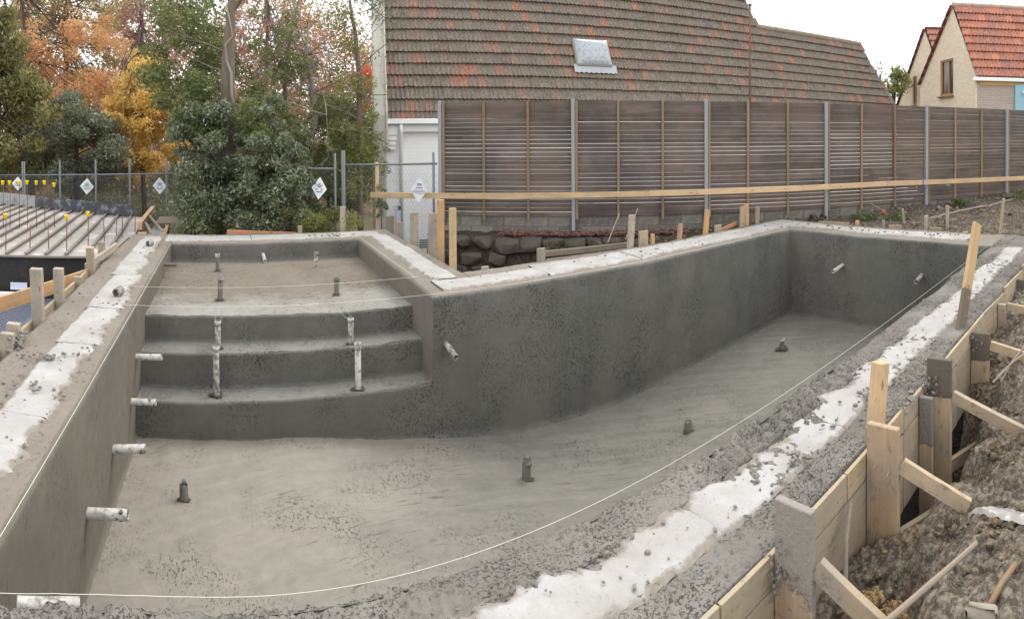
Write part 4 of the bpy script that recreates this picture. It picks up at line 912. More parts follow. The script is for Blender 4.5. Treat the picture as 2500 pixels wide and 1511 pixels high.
for k in range(9):
    t = 2.5-.32*k; s = 17.28+(2.63-t)*.29; m = MB(); m.tube([rp(s, t, .01), rp(s+.09, t-.33, .02)], [.05, .06], 8); m.link('verge_tile', M_RIDGE, house, True)
for k in range(4):
    t = 2.45+.33*k; s = 12.10-(t-2.5)*.16; m = MB(); m.tube([rp(s, t, .01), rp(s-.05, t+.33, .02)], [.05, .05], 8); m.link('verge_tile', M_RIDGE, house, True)
# gable parapet seen end on, walls, gutter
N0 = HN*((-.86)*math.cos(BE)-.12)
def hp(s, n, z): return Vector((HA.x, HA.y, 0))+HD*s+HN*n+Vector((0, 0, z))
ne = -.86*math.cos(BE)                                       # eave line across
m = MB(); top = [(ne-.12, 2.05), (ne+5.4*math.cos(BE), 2.05+5.4*math.sin(BE)+.1), (ne+5.4*math.cos(BE), -1.9), (ne-.12, -1.9)]
m.poly([hp(.27, a, z) for a, z in top], HD*.27); m.link('gable_parapet', M_CREAM, house)
m = MB(); m.poly([hp(.545, a, z) for a, z in [(ne-.16, 2.1), (ne+5.4*math.cos(BE)-.04, 2.2+5.4*math.sin(BE)), (ne+5.4*math.cos(BE), 2.05+5.4*math.sin(BE)), (ne-.10, 1.9), (ne-.10, 1.2), (ne-.16, 1.2)]], HD*.035); m.link('barge_board', plain('cream barge board', C(204, 196, 180), .7), house)
WM = Matrix(((HD.x, 0, HN.x*-1, 0), (HD.y, 0, HN.y*-1, 0), (0, 1, 0, 0), (0, 0, 0, 1)))
V, F = cbox(17.3, 3.9, .2); Mw = WM.copy(); Mw.translation = hp(9.2, ne+.36, 0.0); link('wall', np_mesh('wall', V, F), M_BRICKW, house, Mw)
m = MB(); P8 = [(0, 0), (.0, .10), (.012, .11), (.012, .012), (.11, .012), (.11, .11), (.125, .11), (.125, 0)]
m.poly([hp(.575, ne-.12+a, 1.86+z) for a, z in P8], HD*17); m.link('gutter', M_WHITE, house)
m = MB(); m.poly([hp(.575, ne+.04, 1.68), hp(.575, ne+.07, 1.68), hp(.575, ne+.07, 1.9), hp(.575, ne+.04, 1.9)], HD*17); m.link('fascia', M_WHITE, house)
for k, (z0, z1, w) in enumerate(((1.60, 1.80, .24), (1.48, 1.59, .22), (1.37, 1.47, .20), (1.26, 1.36, .18))): m = MB(); m.poly([hp(.58, ne+.02+.03*k, z0), hp(.58, ne+.26, z0), hp(.58, ne+.26, z1), hp(.58, ne+.02+.03*k, z1)], HD*w); m.link('corbel', M_WHITE, house)
m = MB(); m.tube([hp(.89, ne-.05, 1.86), hp(.89, ne-.05, 1.66), hp(.90, ne+.18, 1.45), hp(.90, ne+.19, -1.2)], .045, 10); m.link('downpipe', M_WHITE, house, True)
m = MB()
for k in range(4): m.box(hp(1.45, ne+.25, -1.05+.055*k), (.26, .02, .012), WM.to_3x3() @ Matrix.Rotation(0, 3, 'X'))
m.link('air_vent', plain('dark vent slot', C(90, 90, 88)), house)
t_ = MB(); t_.box(hp(.84, ne+.20, -.42), (.14, .80, .10), WM.to_3x3(), .006); mb_ = t_.link('meter_box', plain('pale grey box', C(214, 222, 236), .5), house)
m = MB(); m.box(hp(.85, ne+.147, -.1), (.06, .1, .01), WM.to_3x3()); m.link('box_window', M_INK, mb_)
# skylight, vent pipes
sk = MB(); sk.box((0, 0, 0), (1.0, .82, .16), None, .03); Ms = RM.copy(); Ms.translation = rp(5.9, 1.06, .10); so = sk.link('skylight', plain('grey skylight kerb', C(150, 150, 142), .6), house, False, Ms)
def dome(U, V): X = (U-.5)*.94; Y = (V-.5)*.76; h = (1-(2*U-1)**4)*(1-(2*V-1)**4); return np.stack([X, Y, .085+.09*h**.7], -1)
U, V_ = np.meshgrid(np.linspace(0, 1, 15), np.linspace(0, 1, 13), indexing='ij'); link('dome', np_mesh('dome', dome(U, V_).reshape(-1, 3), gridfaces(14, 12), True), M_GLASS, so, Ms)
m = MB(); n = 40
for k in range(n):
    s0, s1 = 5.32+1.2*k/n, 5.32+1.2*(k+1)/n; w0 = .012*math.sin(k*1.35); w1 = .012*math.sin((k+1)*1.35); m.add([rp(s0, .70, .125), rp(s1, .70, .125), rp(s1, .46+w1*.6, .115+w1*.6), rp(s0, .46+w0*.6, .115+w0*.6)], [(0, 1, 2, 3)])
m.link('flashing', M_LEAD, so)
q = PB(52.1, 16.7, 1.6); m = MB(); m.tube([q, q+Vector((0, 0, 3.72))], .03, 8); m.box(q+Vector((0, 0, 3.74)), (.10, .10, .05), None, .01); m.link('vent_pipe', M_RUST, house, True)
q = PB(55.65, 17.0, 1.6); m = MB(); m.tube([q, q+Vector((0, 0, 1.55))], .024, 8); m.link('vent_pipe', M_RUST, house, True)

# ------------------------------------------------------------------ the cream brick house on the right
K = Vector((19.22, 3.09, 3.51)); AP = Vector((20.28, 4.25, 6.14)); D2 = Vector((.45292, -.89155, 0)); GM = Vector((.67939, .73378, 0)); GNN = Vector((-.73378, .67939, 0))
bh = thing('brick_house', 'cream brick house with steep red tile roof and twin gables', 'house', K+Vector((0, 0, -3.5)))
def gp(mm, z, o=0): return Vector((K.x, K.y, 0))+GM*mm+GNN*o+Vector((0, 0, z))
GMX = Matrix(((GM.x, 0, -GNN.x, 0), (GM.y, 0, -GNN.y, 0), (0, 1, 0, 0), (0, 0, 0, 1)))
def gable(pts, o, hole, name='gable_wall'):
    """wall polygon in (along, up) with a window opening, built as an outer band round the hole"""
    V = []; (a0, z0, a1, z1) = hole
    ring = [(a0, z0), (a1, z0), (a1, z1), (a0, z1)]
    P = pts; allp = P+ring; n = len(P); d = .22
    V = [(x, y, 0) for x, y in allp]+[(x, y, d) for x, y in allp]
    # fan bands: pts listed counter-clockwise: bottom right, bottom left ... see calls
    F = []
    idx = lambda i: i % n
    conn = gable.conn
    for f in conn: F.append(f)
    mm = len(allp)
    for i in range(4): a, b = n+i, n+(i+1) % 4; F.append((a, b, b+mm, a+mm))
    for i in range(n): a, b = i, (i+1) % n; F.append((b, a, a+mm, b+mm))
    Mg = GMX.copy(); Mg.translation = gp(0, 0, o); return link(name, np_mesh(name, V, F), M_BRICK, bh, Mg)
# polygon: 0 bottom right, 1 right eave, 2 apex, 3 left eave, 4 bottom left ; hole 5..8
gable.conn = [(0, 5, 6, 4), (0, 1, 8, 5), (1, 2, 7, 8), (2, 3, 6, 7), (3, 4, 6)]
# the hole ring runs (a0,z0),(a1,z0),(a1,z1),(a0,z1) with a growing to the left of the wall
gable([(0, 1.0), (0, 3.51), (1.6, 6.14), (4.14, 3.55), (4.14, 1.0)], 0, (1.5, 2.95, 2.48, 4.27))
gable([(5.2, 1.0), (5.4, 3.0), (7.71, 6.46), (10.9, 2.9), (10.9, 1.0)], -2, (8.55, 2.95, 9.0, 4.36))
def window(o, a0, z0, a1, z1):
    w = thing('w', 'w', 'w') if False else None
    m = MB(); R3 = GMX.to_3x3(); W_ = a1-a0; H_ = z1-z0; c = lambda a, z, q=0: gp(a, z, o-.06+q)
    for (a, z, sx, sy) in ((a0+.03, (z0+z1)/2, .06, H_), (a1-.03, (z0+z1)/2, .06, H_), ((a0+a1)/2, z0+.04, W_, .08), ((a0+a1)/2, z1-.03, W_, .06), (a0+W_*.42, (z0+z1)/2, .05, H_)): m.box(c(a, z), (sx, sy, .07), R3, .004)
    f = m.link('window', M_FRAMEB, bh)
    m = MB(); m.box(c((a0+a1)/2, (z0+z1)/2, -.03), (W_, H_, .01), R3); m.link('pane', M_PANE, f)
    m = MB(); m.box(c((a0+a1)/2, z0-.03, .08), (W_+.12, .05, .16), R3, .006); m.link('sill', plain('dark brick sill', C(112, 92, 76)), f)
window(0, 1.5, 2.95, 2.48, 4.27); window(-2, 8.55, 2.95, 9.0, 4.36)
U2 = AP-K; U2 = (U2-D2*U2.dot(D2)); SL = U2.length; U2.normalize(); N2 = D2.cross(U2); SK = (AP-K).dot(D2)
R2 = Matrix(((D2.x, U2.x, N2.x, 0), (D2.y, U2.y, N2.y, 0), (D2.z, U2.z, N2.z, 0), (0, 0, 0, 1)))
tm2 = tilemesh(.247, .33, 2)
for k in range(9):
    t = SL/9.0*k-.03; s = SK*t/SL-.02
    for j in range(12):
        Mt = R2.copy() @ Matrix.Rotation(random.gauss(0, .012), 4, 'X'); Mt.translation = K+D2*(s+.25*j)+U2*t+N2*.02; link('tile', tm2, M_TILER, bh, Mt)
m = MB(); m.poly([K+N2*-.02, K+D2*3.4+N2*-.02, AP+D2*3.4+N2*-.02, AP+N2*-.02], N2*-.08); m.link('roof_deck', M_UNDER, bh)
m = MB(); E2 = gp(4.14, 3.55); m.poly([AP, E2, E2+D2*4, AP+D2*4], (0, 0, -.1)); m.link('back_roof', M_TILER, bh)
for k in range(9): m = MB(); m.tube([AP+D2*(.36*k-.02)+Vector((0, 0, .02)), AP+D2*(.36*k+.37)+Vector((0, 0, .035))], [.10, .09], 8); m.link('ridge_tile', plain('red ridge', C(196, 168, 150), .9, var=.3), bh, True)
m = MB(); dark = plain('dark red verge', C(112, 66, 56), .85)
for k in range(9):
    a = AP.lerp(E2, k/9)+GNN*.06; b_ = AP.lerp(E2, (k+1.08)/9)+GNN*.06; m = MB(); m.tube([a, b_], [.05, .06], 6); m.link('verge_tile', dark, bh, True)
A2 = gp(7.71, 6.46, -2); B2 = gp(10.9, 2.9, -2); C2 = gp(5.4, 3.0, -2)
for k in range(11): m = MB(); m.tube([A2.lerp(B2, k/11)+GNN*.06, A2.lerp(B2, (k+1.06)/11)+GNN*.06], [.06, .07], 6); m.link('verge_tile', dark, bh, True)
U3 = A2-C2; SK3 = U3.dot(D2); U3 = U3-D2*SK3; SL3 = U3.length; U3.normalize(); N3 = D2.cross(U3)
R3x = Matrix(((D2.x, U3.x, N3.x, 0), (D2.y, U3.y, N3.y, 0), (D2.z, U3.z, N3.z, 0), (0, 0, 0, 1)))
for k in range(6):
    t = SL3-.02-.36*(k+1)
    for j in range(9): Mt = R3x.copy(); Mt.translation = C2+D2*(SK3*t/SL3+.25*j)+U3*t+N3*.03; link('tile', tm2, M_TILER, bh, Mt)
m = MB(); m.poly([C2, C2+D2*3.2, A2+D2*3.2, A2], (0, 0, -.08)); m.link('roof_deck', M_UNDER, bh)
for k in range(6): m = MB(); m.tube([A2+D2*(.4*k)+Vector((0, 0, .02)), A2+D2*(.4*k+.41)+Vector((0, 0, .03))], [.10, .09], 8); m.link('ridge_tile', dark, bh, True)
EM = Matrix(((D2.x, 0, -N2.x, 0), (D2.y, 0, -N2.y, 0), (0, 1, 0, 0), (0, 0, 0, 1))); nf = Vector((-D2.y*-1, 0, 0)); NF = Vector((D2.y, -D2.x, 0)); NF = NF if NF.dot(CAM-K) > 0 else -NF
EM = Matrix(((D2.x, 0, NF.x, 0), (D2.y, 0, NF.y, 0), (0, 1, 0, 0), (0, 0, 0, 1)))
def ep(s, z, o=0): return Vector((K.x, K.y, 0))+D2*s+NF*o+Vector((0, 0, z))
V, F = cbox(4.0, 2.4, .2); Mw = EM.copy(); Mw.translation = ep(2.02, 2.15, -.12); link('side_wall', np_mesh('side_wall', V, F), M_BRICKG, bh, Mw)
m = MB(); m.box(ep(1.8, 3.40, .10), (3.8, .12, .14), EM.to_3x3(), .01); m.link('gutter', M_WHITE, bh)
m = MB(); m.box(ep(2.0, 3.28, .0), (3.7, .13, .05), EM.to_3x3()); m.link('fascia', M_ORFASC, bh)
m = MB(); m.box(ep(2.6, 2.4, .03), (2.5, 1.72, .06), EM.to_3x3()); m.link('blue_panel', M_BLUE, bh)
m = MB(); m.box(ep(1.62, 3.0, .10), (.06, .06, .12), EM.to_3x3(), .01); icolump(m, ep(1.64, 2.98, .2), .06, 1); m.link('wall_lamp', M_WHITE, bh, True)
# ------------------------------------------------------------------ steel decking on the left
deck = thing('steel_decking', 'ribbed steel floor decking with an upstand edge on the left', 'decking', (-3, 8.5, -.3))
RD = Vector((-.085, .9964, 0)); RX = Vector((.9964, .085, 0))
def back_y(x): return 10.85+(-1.05-x)*.50
def dpt(x, y, z): return Vector((x+(y-6.5)*-.085, y, z))
m = MB(); F0 = [(-9, 4.5), (-.98, 6.56)]
m.poly([dpt(-9, 5.0, -.212), dpt(-2.6, 6.27, -.212), dpt(-.9, 6.6, -.212), dpt(-.72, 7.5, -.212), dpt(-.70, 10.9, -.212), dpt(-9, 15, -.212)], (0, 0, -.02)); m.link('sheet', M_DECK, deck)
for k in range(22):
    x = -.99-.31*k; y0 = 6.6+(x+1.0)*.2 if x > -6 else 5.6; y1 = back_y(x-.4)-.12
    if k < 2: y0 = 7.2
    brk = y0+(y1-y0)*(.78 if k % 2 else .8)
    for a, b in ((y0, brk-.03), (brk+.06, y1)):
        m = MB(); P = [(-.012, 0), (.012, 0), (.012, .035), (.026, .042), (.026, .052), (-.026, .052), (-.026, .042), (-.012, .035)]
        m.poly([dpt(x, a, -.21)+RX*p+Vector((0, 0, q)) for p, q in P], dpt(x, b, 0)-dpt(x, a, 0)); m.link('rib', M_RIB, deck)
for k in range(9):
    xa, xb = -.95-.9*k, -.95-.9*(k+1); a, b = dpt(xa, back_y(xa), 0), dpt(xb, back_y(xb), 0); m = MB()
    m.poly([a+Vector((0, 0, -.2)), b+Vector((0, 0, -.2)), b+Vector((0, 0, .085+.012*k)), a+Vector((0, 0, .085+.012*(k-1)))], (.01, .03, 0)); o = m.link('upstand_panel', M_UPST if k > 2 else plain('dark stained edge form', C(74, 78, 86), .5, .3, var=.5, scale=2, dirt=C(140, 144, 150)), deck)
# black coated wall and sunken floor in front of it
bk = thing('coated_wall', 'black bitumen coated wall under the decking edge', 'wall', (-3, 6.4, -.9))
def bwf(U, V): X = -9+8.25*U; Y = 6.30+(X+2.6)*.2; return np.stack([X, Y, -.95+.735*V], -1)
grid('coating', bwf, 60, 10, M_BLACK, bk, lambda P: P+.012*vfield(P, 3, 3, 171))
m = MB(); m.poly([(-9, 4.9, -.20), (-2.6, 6.24, -.20), (-.95, 6.55, -.20), (-.95, 6.62, -.20), (-2.6, 6.31, -.2), (-9, 4.97, -.2)], (0, 0, -.025)); m.link('white_edge', M_FOAM2, bk)
m = MB(); m.poly([(-9, 4.86, -.86), (-2.6, 6.18, -.80), (-2.0, 6.3, -.79), (-2.0, 6.2, -.79), (-2.6, 6.08, -.80), (-9, 4.76, -.86)], (0, 0, .05)); m.link('white_skirting', M_WHITE, bk)
m = MB(); m.box((-2.3, 6.26, -.66), (.26, .012, .11), Matrix.Rotation(.2, 3, 'Z')); m.link('label_patch', plain('pale label', C(206, 210, 226), .6), bk)
tag(link('sunken_floor', np_mesh('sunken_floor', [(-9, -1, -.85), (-.73, -1, -.85), (-.73, 6.6, -.85), (-9, 5.1, -.85)], [(0, 1, 2, 3)]), M_DIMPLE), kind='structure')
m = MB()
for i in range(44):
    for j in range(22): m.box((-2.9+.05*j+.0, 3.2+.07*i, -.845), (.022, .022, .012))
tag(m.link('drainage_dimples', M_DIMPLE), 'rows of dimples on the blue grey drainage sheet', 'dimples', kind='stuff')
# left formwork boards
lf = thing('side_formwork', 'pale timber form boards fixed outside the left pool rim', 'formwork', (-.9, 3.5, -.3))
plank('diagonal_board', (-1.62, 2.4, -.02), (-.78, 4.85, -.05), .15, .03, W_ORANGE, lf, (0, 0, 1))
plank('board', (-.86, 1.2, -.07), (-.82, 4.7, -.03), .085, .03, W_FORMY, lf, (0, 0, 1)); plank('board', (-.86, 1.2, -.19), (-.82, 5.0, -.15), .10, .03, W_ORANGE, lf, (0, 0, 1)); plank('board', (-.84, 1.2, -.36), (-.80, 7.3, -.36), .2, .02, W_ORANGE, lf, (0, 0, 1))
plank('board', (-.80, 5.0, -.06), (-.78, 7.35, -.08), .12, .03, W_GREYP, lf, (0, 0, 1)); plank('brace', (-.86, 4.85, .02), (-.66, 5.75, .12), .09, .04, W_GREYP, lf, (0, 0, 1))
# rebar starter bars with yellow caps
def bar(label, x, y, z0, z1, cap, group):
    t = thing('starter_bar', label, 'rebar', (x, y, z0), group); m = MB(); m.tube([(x, y, z0), (x+random.uniform(-.02, .02), y, z1)], .008, 6); m.link('bar', M_RUST, t, True)
    if cap: m = MB(); lathe(m, (x, y, z1-.045), (x, y, z1+.03), [(0, .026), (.0, .03), (.06, .03), (.07, .036), (.085, .036), (.085, .001)], 12); m.link('cap', M_YCAP, t, True)
near = [(-2.66, 6.62, .36, 1, 'at the left picture edge'), (-2.28, 6.72, .22, 0, 'second from left'), (-1.98, 6.78, .26, 0, 'third from left'), (-1.70, 6.85, .34, 1, 'in the middle of the decking edge'), (-1.46, 7.3, .34, 1, 'right of the middle one')]
for (x, y, z1, c, w) in near: bar(('starter bar with yellow cap standing on the decking, ' if c else 'bare rusty starter bar on the decking, ')+w, x, y, -.2, z1, c, 'starter bars on the decking')
for k, (x, y, z1) in enumerate([(-1.27, 7.7, .22), (-1.14, 8.1, .18), (-1.06, 8.2, .2), (-.94, 8.9, .28)]): bar('bare rusty starter bar near the decking corner, %s from the pool' % ('fourth', 'third', 'second', 'first')[k], x, y, -.2, z1, 0, 'starter bars on the decking')
for k, az in enumerate((-22.95, -22.26, -21.33, -20.5, -19.58, -18.75, -17.8)):
    p = PB(az, 11.6, 0); zt = 1.6-(457-354+(6 if k == 6 else 0)+(1 if k > 3 else 0))/1394*11.6-.02
    bar('far starter bar with yellow cap behind the decking, %s from left' % ('first', 'second', 'third', 'fourth', 'fifth', 'sixth', 'seventh')[k], p.x, p.y, -.2, zt, 1, 'yellow capped bars behind the decking')
# timber ledge at decking corner
lg = thing('timber_ledge', 'pile of pale timber framing and ply at the decking corner', 'timber stack', (-.5, 9.5, -.3))
plank('beam', (-.80, 8.6, -.05), (-.86, 10.9, -.02), .14, .09, W_NEW, lg, (0, 0, 1)); plank('beam', (-.30, 8.3, -.22), (-.36, 9.4, -.2), .16, .07, W_ORANGE, lg, (0, 0, 1)); plank('block', (-.78, 8.25, -.16), (-.62, 8.27, -.16), .10, .09, W_NEW, lg, (0, 0, 1)); plank('block', (-.26, 8.2, -.2), (-.02, 8.22, -.2), .08, .08, W_NEW, lg, (0, 0, 1))
plank('ply_sheet', (-.62, 9.75, -.10), (-.02, 9.75, -.10), .9, .02, W_OLD, lg, (0, 1, 0)); plank('strut', (-.76, 9.6, .0), (-.4, 8.9, -.2), .05, .04, W_GREYP, lg, (0, 0, 1)); plank('strut', (-.72, 8.8, -.02), (-.5, 8.3, -.18), .05, .04, W_GREYP, lg, (0, 0, 1)); plank('steel_tray', (-.5, 8.3, -.22), (-.5, 9.5, -.2), .3, .02, M_GALV, lg, (1, 0, 0))

# ------------------------------------------------------------------ chain-link panels with notices
def zv(v, r): return 1.6-(v-355)/1394*r
def chain(label, A, B, zt, zb, posts, rail=True, pitch=.065, wr=.0022, pr=.022, rise=0.0):
    A, B = Vector(A), Vector(B); d = (B-A); L = d.length; d.normalize(); t = thing('chain_fence', label, 'fence', (A.x, A.y, zb), 'temporary chain-link panels')
    P = lambda s, z: Vector((A.x, A.y, 0))+d*s+Vector((0, 0, z+rise*s/L))
    if rail: m = MB(); m.tube([P(0, zt), P(L, zt)], pr*.9, 8); m.link('top_rail', M_POST, t, True)
    for s, top in posts: m = MB(); m.tube([P(s, zb-.2), P(s, top)], pr, 8); m.link('post', M_POST, t, True)
    m = MB(); n = int(L/pitch); k2 = int((zt-zb)/pitch)
    nrm = Vector((-d.y, d.x, 0))*.003
    for i in range(n):
        pts = [P((i+.5+(.5 if j % 2 else -.5)*1.02)*pitch, zt-.02-j*pitch*.95)+(nrm if j % 2 else -nrm) for j in range(k2)]
        m.tube(pts, wr, 3, False)
    m.link('wire_mesh', M_GALVD, t); return t
chain('near chain-link panel between the gate post and the white house wall', (2.91, 8.2, 0), (4.60, 7.86, 0), 1.07, -1.0, [(0, 1.33), (.03, 1.33), (1.66, 1.28)], pitch=.068, wr=.0026)
chain('leafy chain-link panel left of the gate posts', (1.55, 8.75, 0), (2.80, 8.2, 0), 1.0, -1.0, [(1.34, 1.28)], pitch=.068, wr=.0024)
fl = PB(-24.5, 17.0, 0); fr = PB(0.0, 12.6, 0); Lf = (fr-fl).length
pp = []
def fdist(az):                               # where a bearing crosses the fence line
    e = (fr-fl).normalized(); b = Vector((math.sin(R(az)), math.cos(R(az)), 0)); w = fl-Vector((CAM.x, CAM.y, 0)); return (w.x*b.y-w.y*b.x)/(e.y*b.x-e.x*b.y)
for az in (-20.95, -20.75, -17.2, -13.6, -10.2, -6.5):
    pp.append((fdist(az), .93))
chain('long chain-link fence behind the decking at left', fl, fr, .55, -1.4, pp, pitch=.075, wr=.003, pr=.022, rise=.26)
def fr_(az): return (fl+(fr-fl).normalized()*fdist(az)-Vector((CAM.x, CAM.y, 0))).length-.06
def sign(label, az, r, z, w, h, tilt=0.0, lines=()):
    c = PB(az, r, z); t = thing('notice_sign', label, 'sign', c, 'white diamond notices'); xa = Vector((math.cos(R(az)), -math.sin(R(az)), 0)); na = Vector((-math.sin(R(az)), -math.cos(R(az)), 0)); up_ = Vector((0, 0, 1))
    Rm = Matrix(((xa.x, 0, na.x, c.x), (xa.y, 0, na.y, c.y), (0, 1, 0, c.z), (0, 0, 0, 1))) @ Matrix.Rotation(tilt, 4, 'Z')
    m = MB(); m.poly([(0, h/2, 0), (-w/2, h*.02, 0), (0, -h/2, 0), (w/2, -h*.02, 0)], (0, 0, .006)); m.link('board', M_SIGN, t, False, Rm)
    m = MB()
    for (y, ww, hh, x) in lines: m.box((x*w, y*h, .0085), (ww*w, hh*h, .004))
    m.link('print', M_INK, t, False, Rm)
LN = [(.2, .14, .025, 0), (.135, .38, .03, 0), (.075, .26, .03, 0), (.03, .12, .012, 0), (-.005, .14, .008, -.17), (-.005, .14, .008, .17), (-.035, .14, .008, -.17), (-.035, .14, .008, .17), (-.065, .12, .008, -.17), (-.065, .12, .008, .17), (-.10, .14, .008, -.17), (-.10, .14, .008, .17), (-.16, .36, .03, 0)]
LN2 = [(.2, .14, .03, 0), (.13, .36, .03, 0), (.07, .3, .03, 0), (.02, .6, .012, 0), (-.02, .36, .01, 0), (-.06, .55, .008, 0), (-.09, .55, .008, 0), (-.17, .42, .03, 0)]
sign('white diamond notice on the fence, leftmost and behind yellow caps', -21.43, fr_(-21.43), zv(463, fr_(-21.43)), .021*fr_(-21.43), .0245*fr_(-21.43), -.03, LN2)
sign('white diamond notice on the fence in the middle of the decking', -14.5, fr_(-14.5), zv(472, fr_(-14.5)), .0245*fr_(-14.5), .029*fr_(-14.5), -.05, LN2)
sign('white diamond notice on the fence at the decking corner', -7.2, fr_(-7.2), zv(473, fr_(-7.2)), .0245*fr_(-7.2), .030*fr_(-7.2), 0, LN)
sign('white diamond notice hanging left of the gate posts', 8.82, 10.0, .68, .27, .40, -.1, LN)
t = thing('notice_sign', 'pale notice on the chain-link in front of the white wall', 'sign', (4.1, 7.9, .6), 'white diamond notices')
c = PB(18.85, 10.0, .66); az = 18.85; xa = Vector((math.cos(R(az)), -math.sin(R(az)), 0)); na = Vector((-math.sin(R(az)), -math.cos(R(az)), 0)); Rm = Matrix(((xa.x, 0, na.x, c.x), (xa.y, 0, na.y, c.y), (0, 1, 0, c.z), (0, 0, 0, 1))) @ Matrix.Rotation(-.07, 4, 'Z')
m = MB(); m.poly([(0, .2, 0), (-.15, -.02, 0), (-.0, -.26, 0), (.15, -.02, 0)], (0, 0, .005)); m.link('board', M_PAPER, t, False, Rm)
m = MB()
for (x, y, w, h) in ((0, .075, .085, .018), (0, .05, .07, .006), (.0, .01, .12, .012), (0, -.035, .20, .006), (0, -.06, .24, .006), (0, -.085, .14, .006)): m.box((x, y, .007), (w, h, .004))
m.link('print', M_INK, t, False, Rm)

# ------------------------------------------------------------------ trees and shrubs
def zv(v, r): return 1.6-(v-355)/1394*r
def azu(u): return (u-1251.3)*.041093+28.258
def at(u, v, r): return PB(azu(u), r, zv(v, r))
def tree(name, label, cat, trunk, rads, clumps, lmat, lsize, bark, aspect=1.8, droop=0, gap=0.0, limbs=True, twig=None, part='crown', shell=.5, group=None, vine=None):
    t = thing(name, label, cat, trunk[0], group); m = MB(); m.tube(trunk, rads, 9)
    if limbs:
        for q, (c, rd, n) in enumerate(clumps):
            if q % 2: continue
            c = Vector(c); f = random.uniform(.45, 1)*(len(trunk)-1); k = min(int(f), len(trunk)-2); s = Vector(trunk[k]).lerp(Vector(trunk[k+1]), f-k); mid = s.lerp(c, .5)+Vector((random.gauss(0, .15), random.gauss(0, .15), random.gauss(.15, .15)))
            r0 = rads[k]*.32+.004; m.tube([s, mid, c], [r0, r0*.6, r0*.25], 5, False)
            for _ in range(4): twigs(m, c.lerp(mid, random.random()*.6), (random.gauss(0, 1), random.gauss(0, 1), random.gauss(.2, .7)), max(rd)*.9, r0*.3, 1, .6, (2, 3))
    if twig:
        for (p, d, L, r, dep) in twig: twigs(m, p, d, L, r, dep, .55, (2, 4))
    m.link('trunk', bark, t, True)
    if vine: mm = MB(); mm.tube(*vine, 7); mm.link('vine_stem', M_BARKP, t, True)
    Vs = [leaves(n, c, rd, lsize, aspect, shell, droop, gap, i*7+len(label)) for i, (c, rd, n) in enumerate(clumps)]
    leafobj(part, Vs, lmat, t); return t
def blobs(n, u0, u1, v0, v1, r0, r1, rad, cnt, box=False):
    out = []; i = 0
    while i < n:
        a, b = random.uniform(-1, 1), random.uniform(-1, 1)
        if not box and a*a+b*b > 1.0: continue
        i += 1; r = random.uniform(r0, r1); q = rad*random.uniform(.55, 1.3); out.append((at((u0+u1)/2+(u1-u0)*.56*a, (v0+v1)/2+(v1-v0)*.56*b, r), (q, q, q*.72), int(cnt*q*q/rad/rad)))
    return out
GZ = -1.3
# far wood
fw_ = []
for _ in range(430):
    az = random.uniform(-27, 16.5); r = random.uniform(30, 40); z = -1+10.5*random.random()**1.25; q = random.uniform(.9, 1.9); fw_.append(leaves(int(520*(1.1-z/16)), PB(az, r, z), (q, q, q*.85), .17, 1.5, .25, 0, .2, len(fw_)))
for _ in range(40):
    az = random.uniform(-27, 16.5); r = random.uniform(25, 28); z = random.uniform(-1.2, .9); q = random.uniform(.8, 1.4); fw_.append(leaves(520, PB(az, r, z), (q, q, q*.8), .14, 1.5, .4, 0, .1, len(fw_)))
o = leafobj('far_wood', fw_, LF_FAR, None); tag(o, 'mixed autumn wood far behind the garden', 'wood', kind='stuff')
B = lambda u, r: PB(azu(u), r, GZ)
tree('conifer', 'dark green drooping conifer at the left picture edge', 'tree', [B(-20, 18), at(-15, 300, 18), at(-15, 100, 18)], [.16, .12, .05], blobs(66, -120, 100, 130, 460, 17, 19, .55, 560)+blobs(26, -80, 70, 45, 240, 17.5, 18.5, .45, 480), LF_CON, .15, M_BARKD, 3.4, .9, .1, shell=.35)
tree('evergreen_shrub', 'large rounded grey-green shrub beside the conifer', 'shrub', [B(185, 18.6), at(185, 400, 18.6), at(190, 330, 18.6)], [.1, .07, .04], blobs(56, 75, 300, 255, 480, 17.6, 19.8, .46, 800), LF_GREY, .085, M_BARKD, 1.9, 0, .05, part='foliage', shell=.4)
tree('maple_tree', 'orange autumn tree at upper left', 'tree', [B(70, 23), at(72, 300, 23), at(68, 150, 23), at(60, 40, 23), at(45, -40, 23)], [.15, .12, .09, .06, .04], blobs(72, 20, 310, 65, 255, 21.5, 25.5, .6, 420), LF_ORANGE, .095, M_BARKD, 1.5, .2, .22, shell=.3)
tree('ash_tree', 'tall olive and gold tree behind the orange one', 'tree', [B(165, 26), at(166, 250, 26), at(163, 100, 26), at(168, 20, 26), at(175, -60, 26)], [.18, .15, .12, .09, .06], blobs(66, 40, 290, -60, 140, 25, 28.5, .7, 380)+blobs(30, 90, 330, 150, 290, 24.5, 27, .6, 420), LF_OLIVE, .105, M_BARKD, 1.6, .2, .25, shell=.3)
tree('birch_tree', 'thin golden tree at the top left corner', 'tree', [B(5, 25), at(25, 150, 25), at(20, 40, 25), at(5, -50, 25)], [.1, .08, .06, .04], blobs(16, -40, 80, -30, 120, 24, 26, .6, 200), LF_OLIVE, .11, M_BARKD, 1.6, .2, .35, shell=.3)
tree('golden_tree', 'bright yellow autumn tree left of the big trunk', 'tree', [B(352, 19.5), at(346, 400, 19.5), at(345, 280, 19.5), at(344, 170, 19.5), at(342, 100, 19.5)], [.09, .075, .06, .045, .025], blobs(90, 256, 458, 215, 450, 18.4, 20.8, .4, 430)+blobs(20, 290, 430, 150, 290, 19, 20.4, .42, 220), LF_YELLOW, .10, M_BARKD, 1.4, .3, .15, shell=.3)
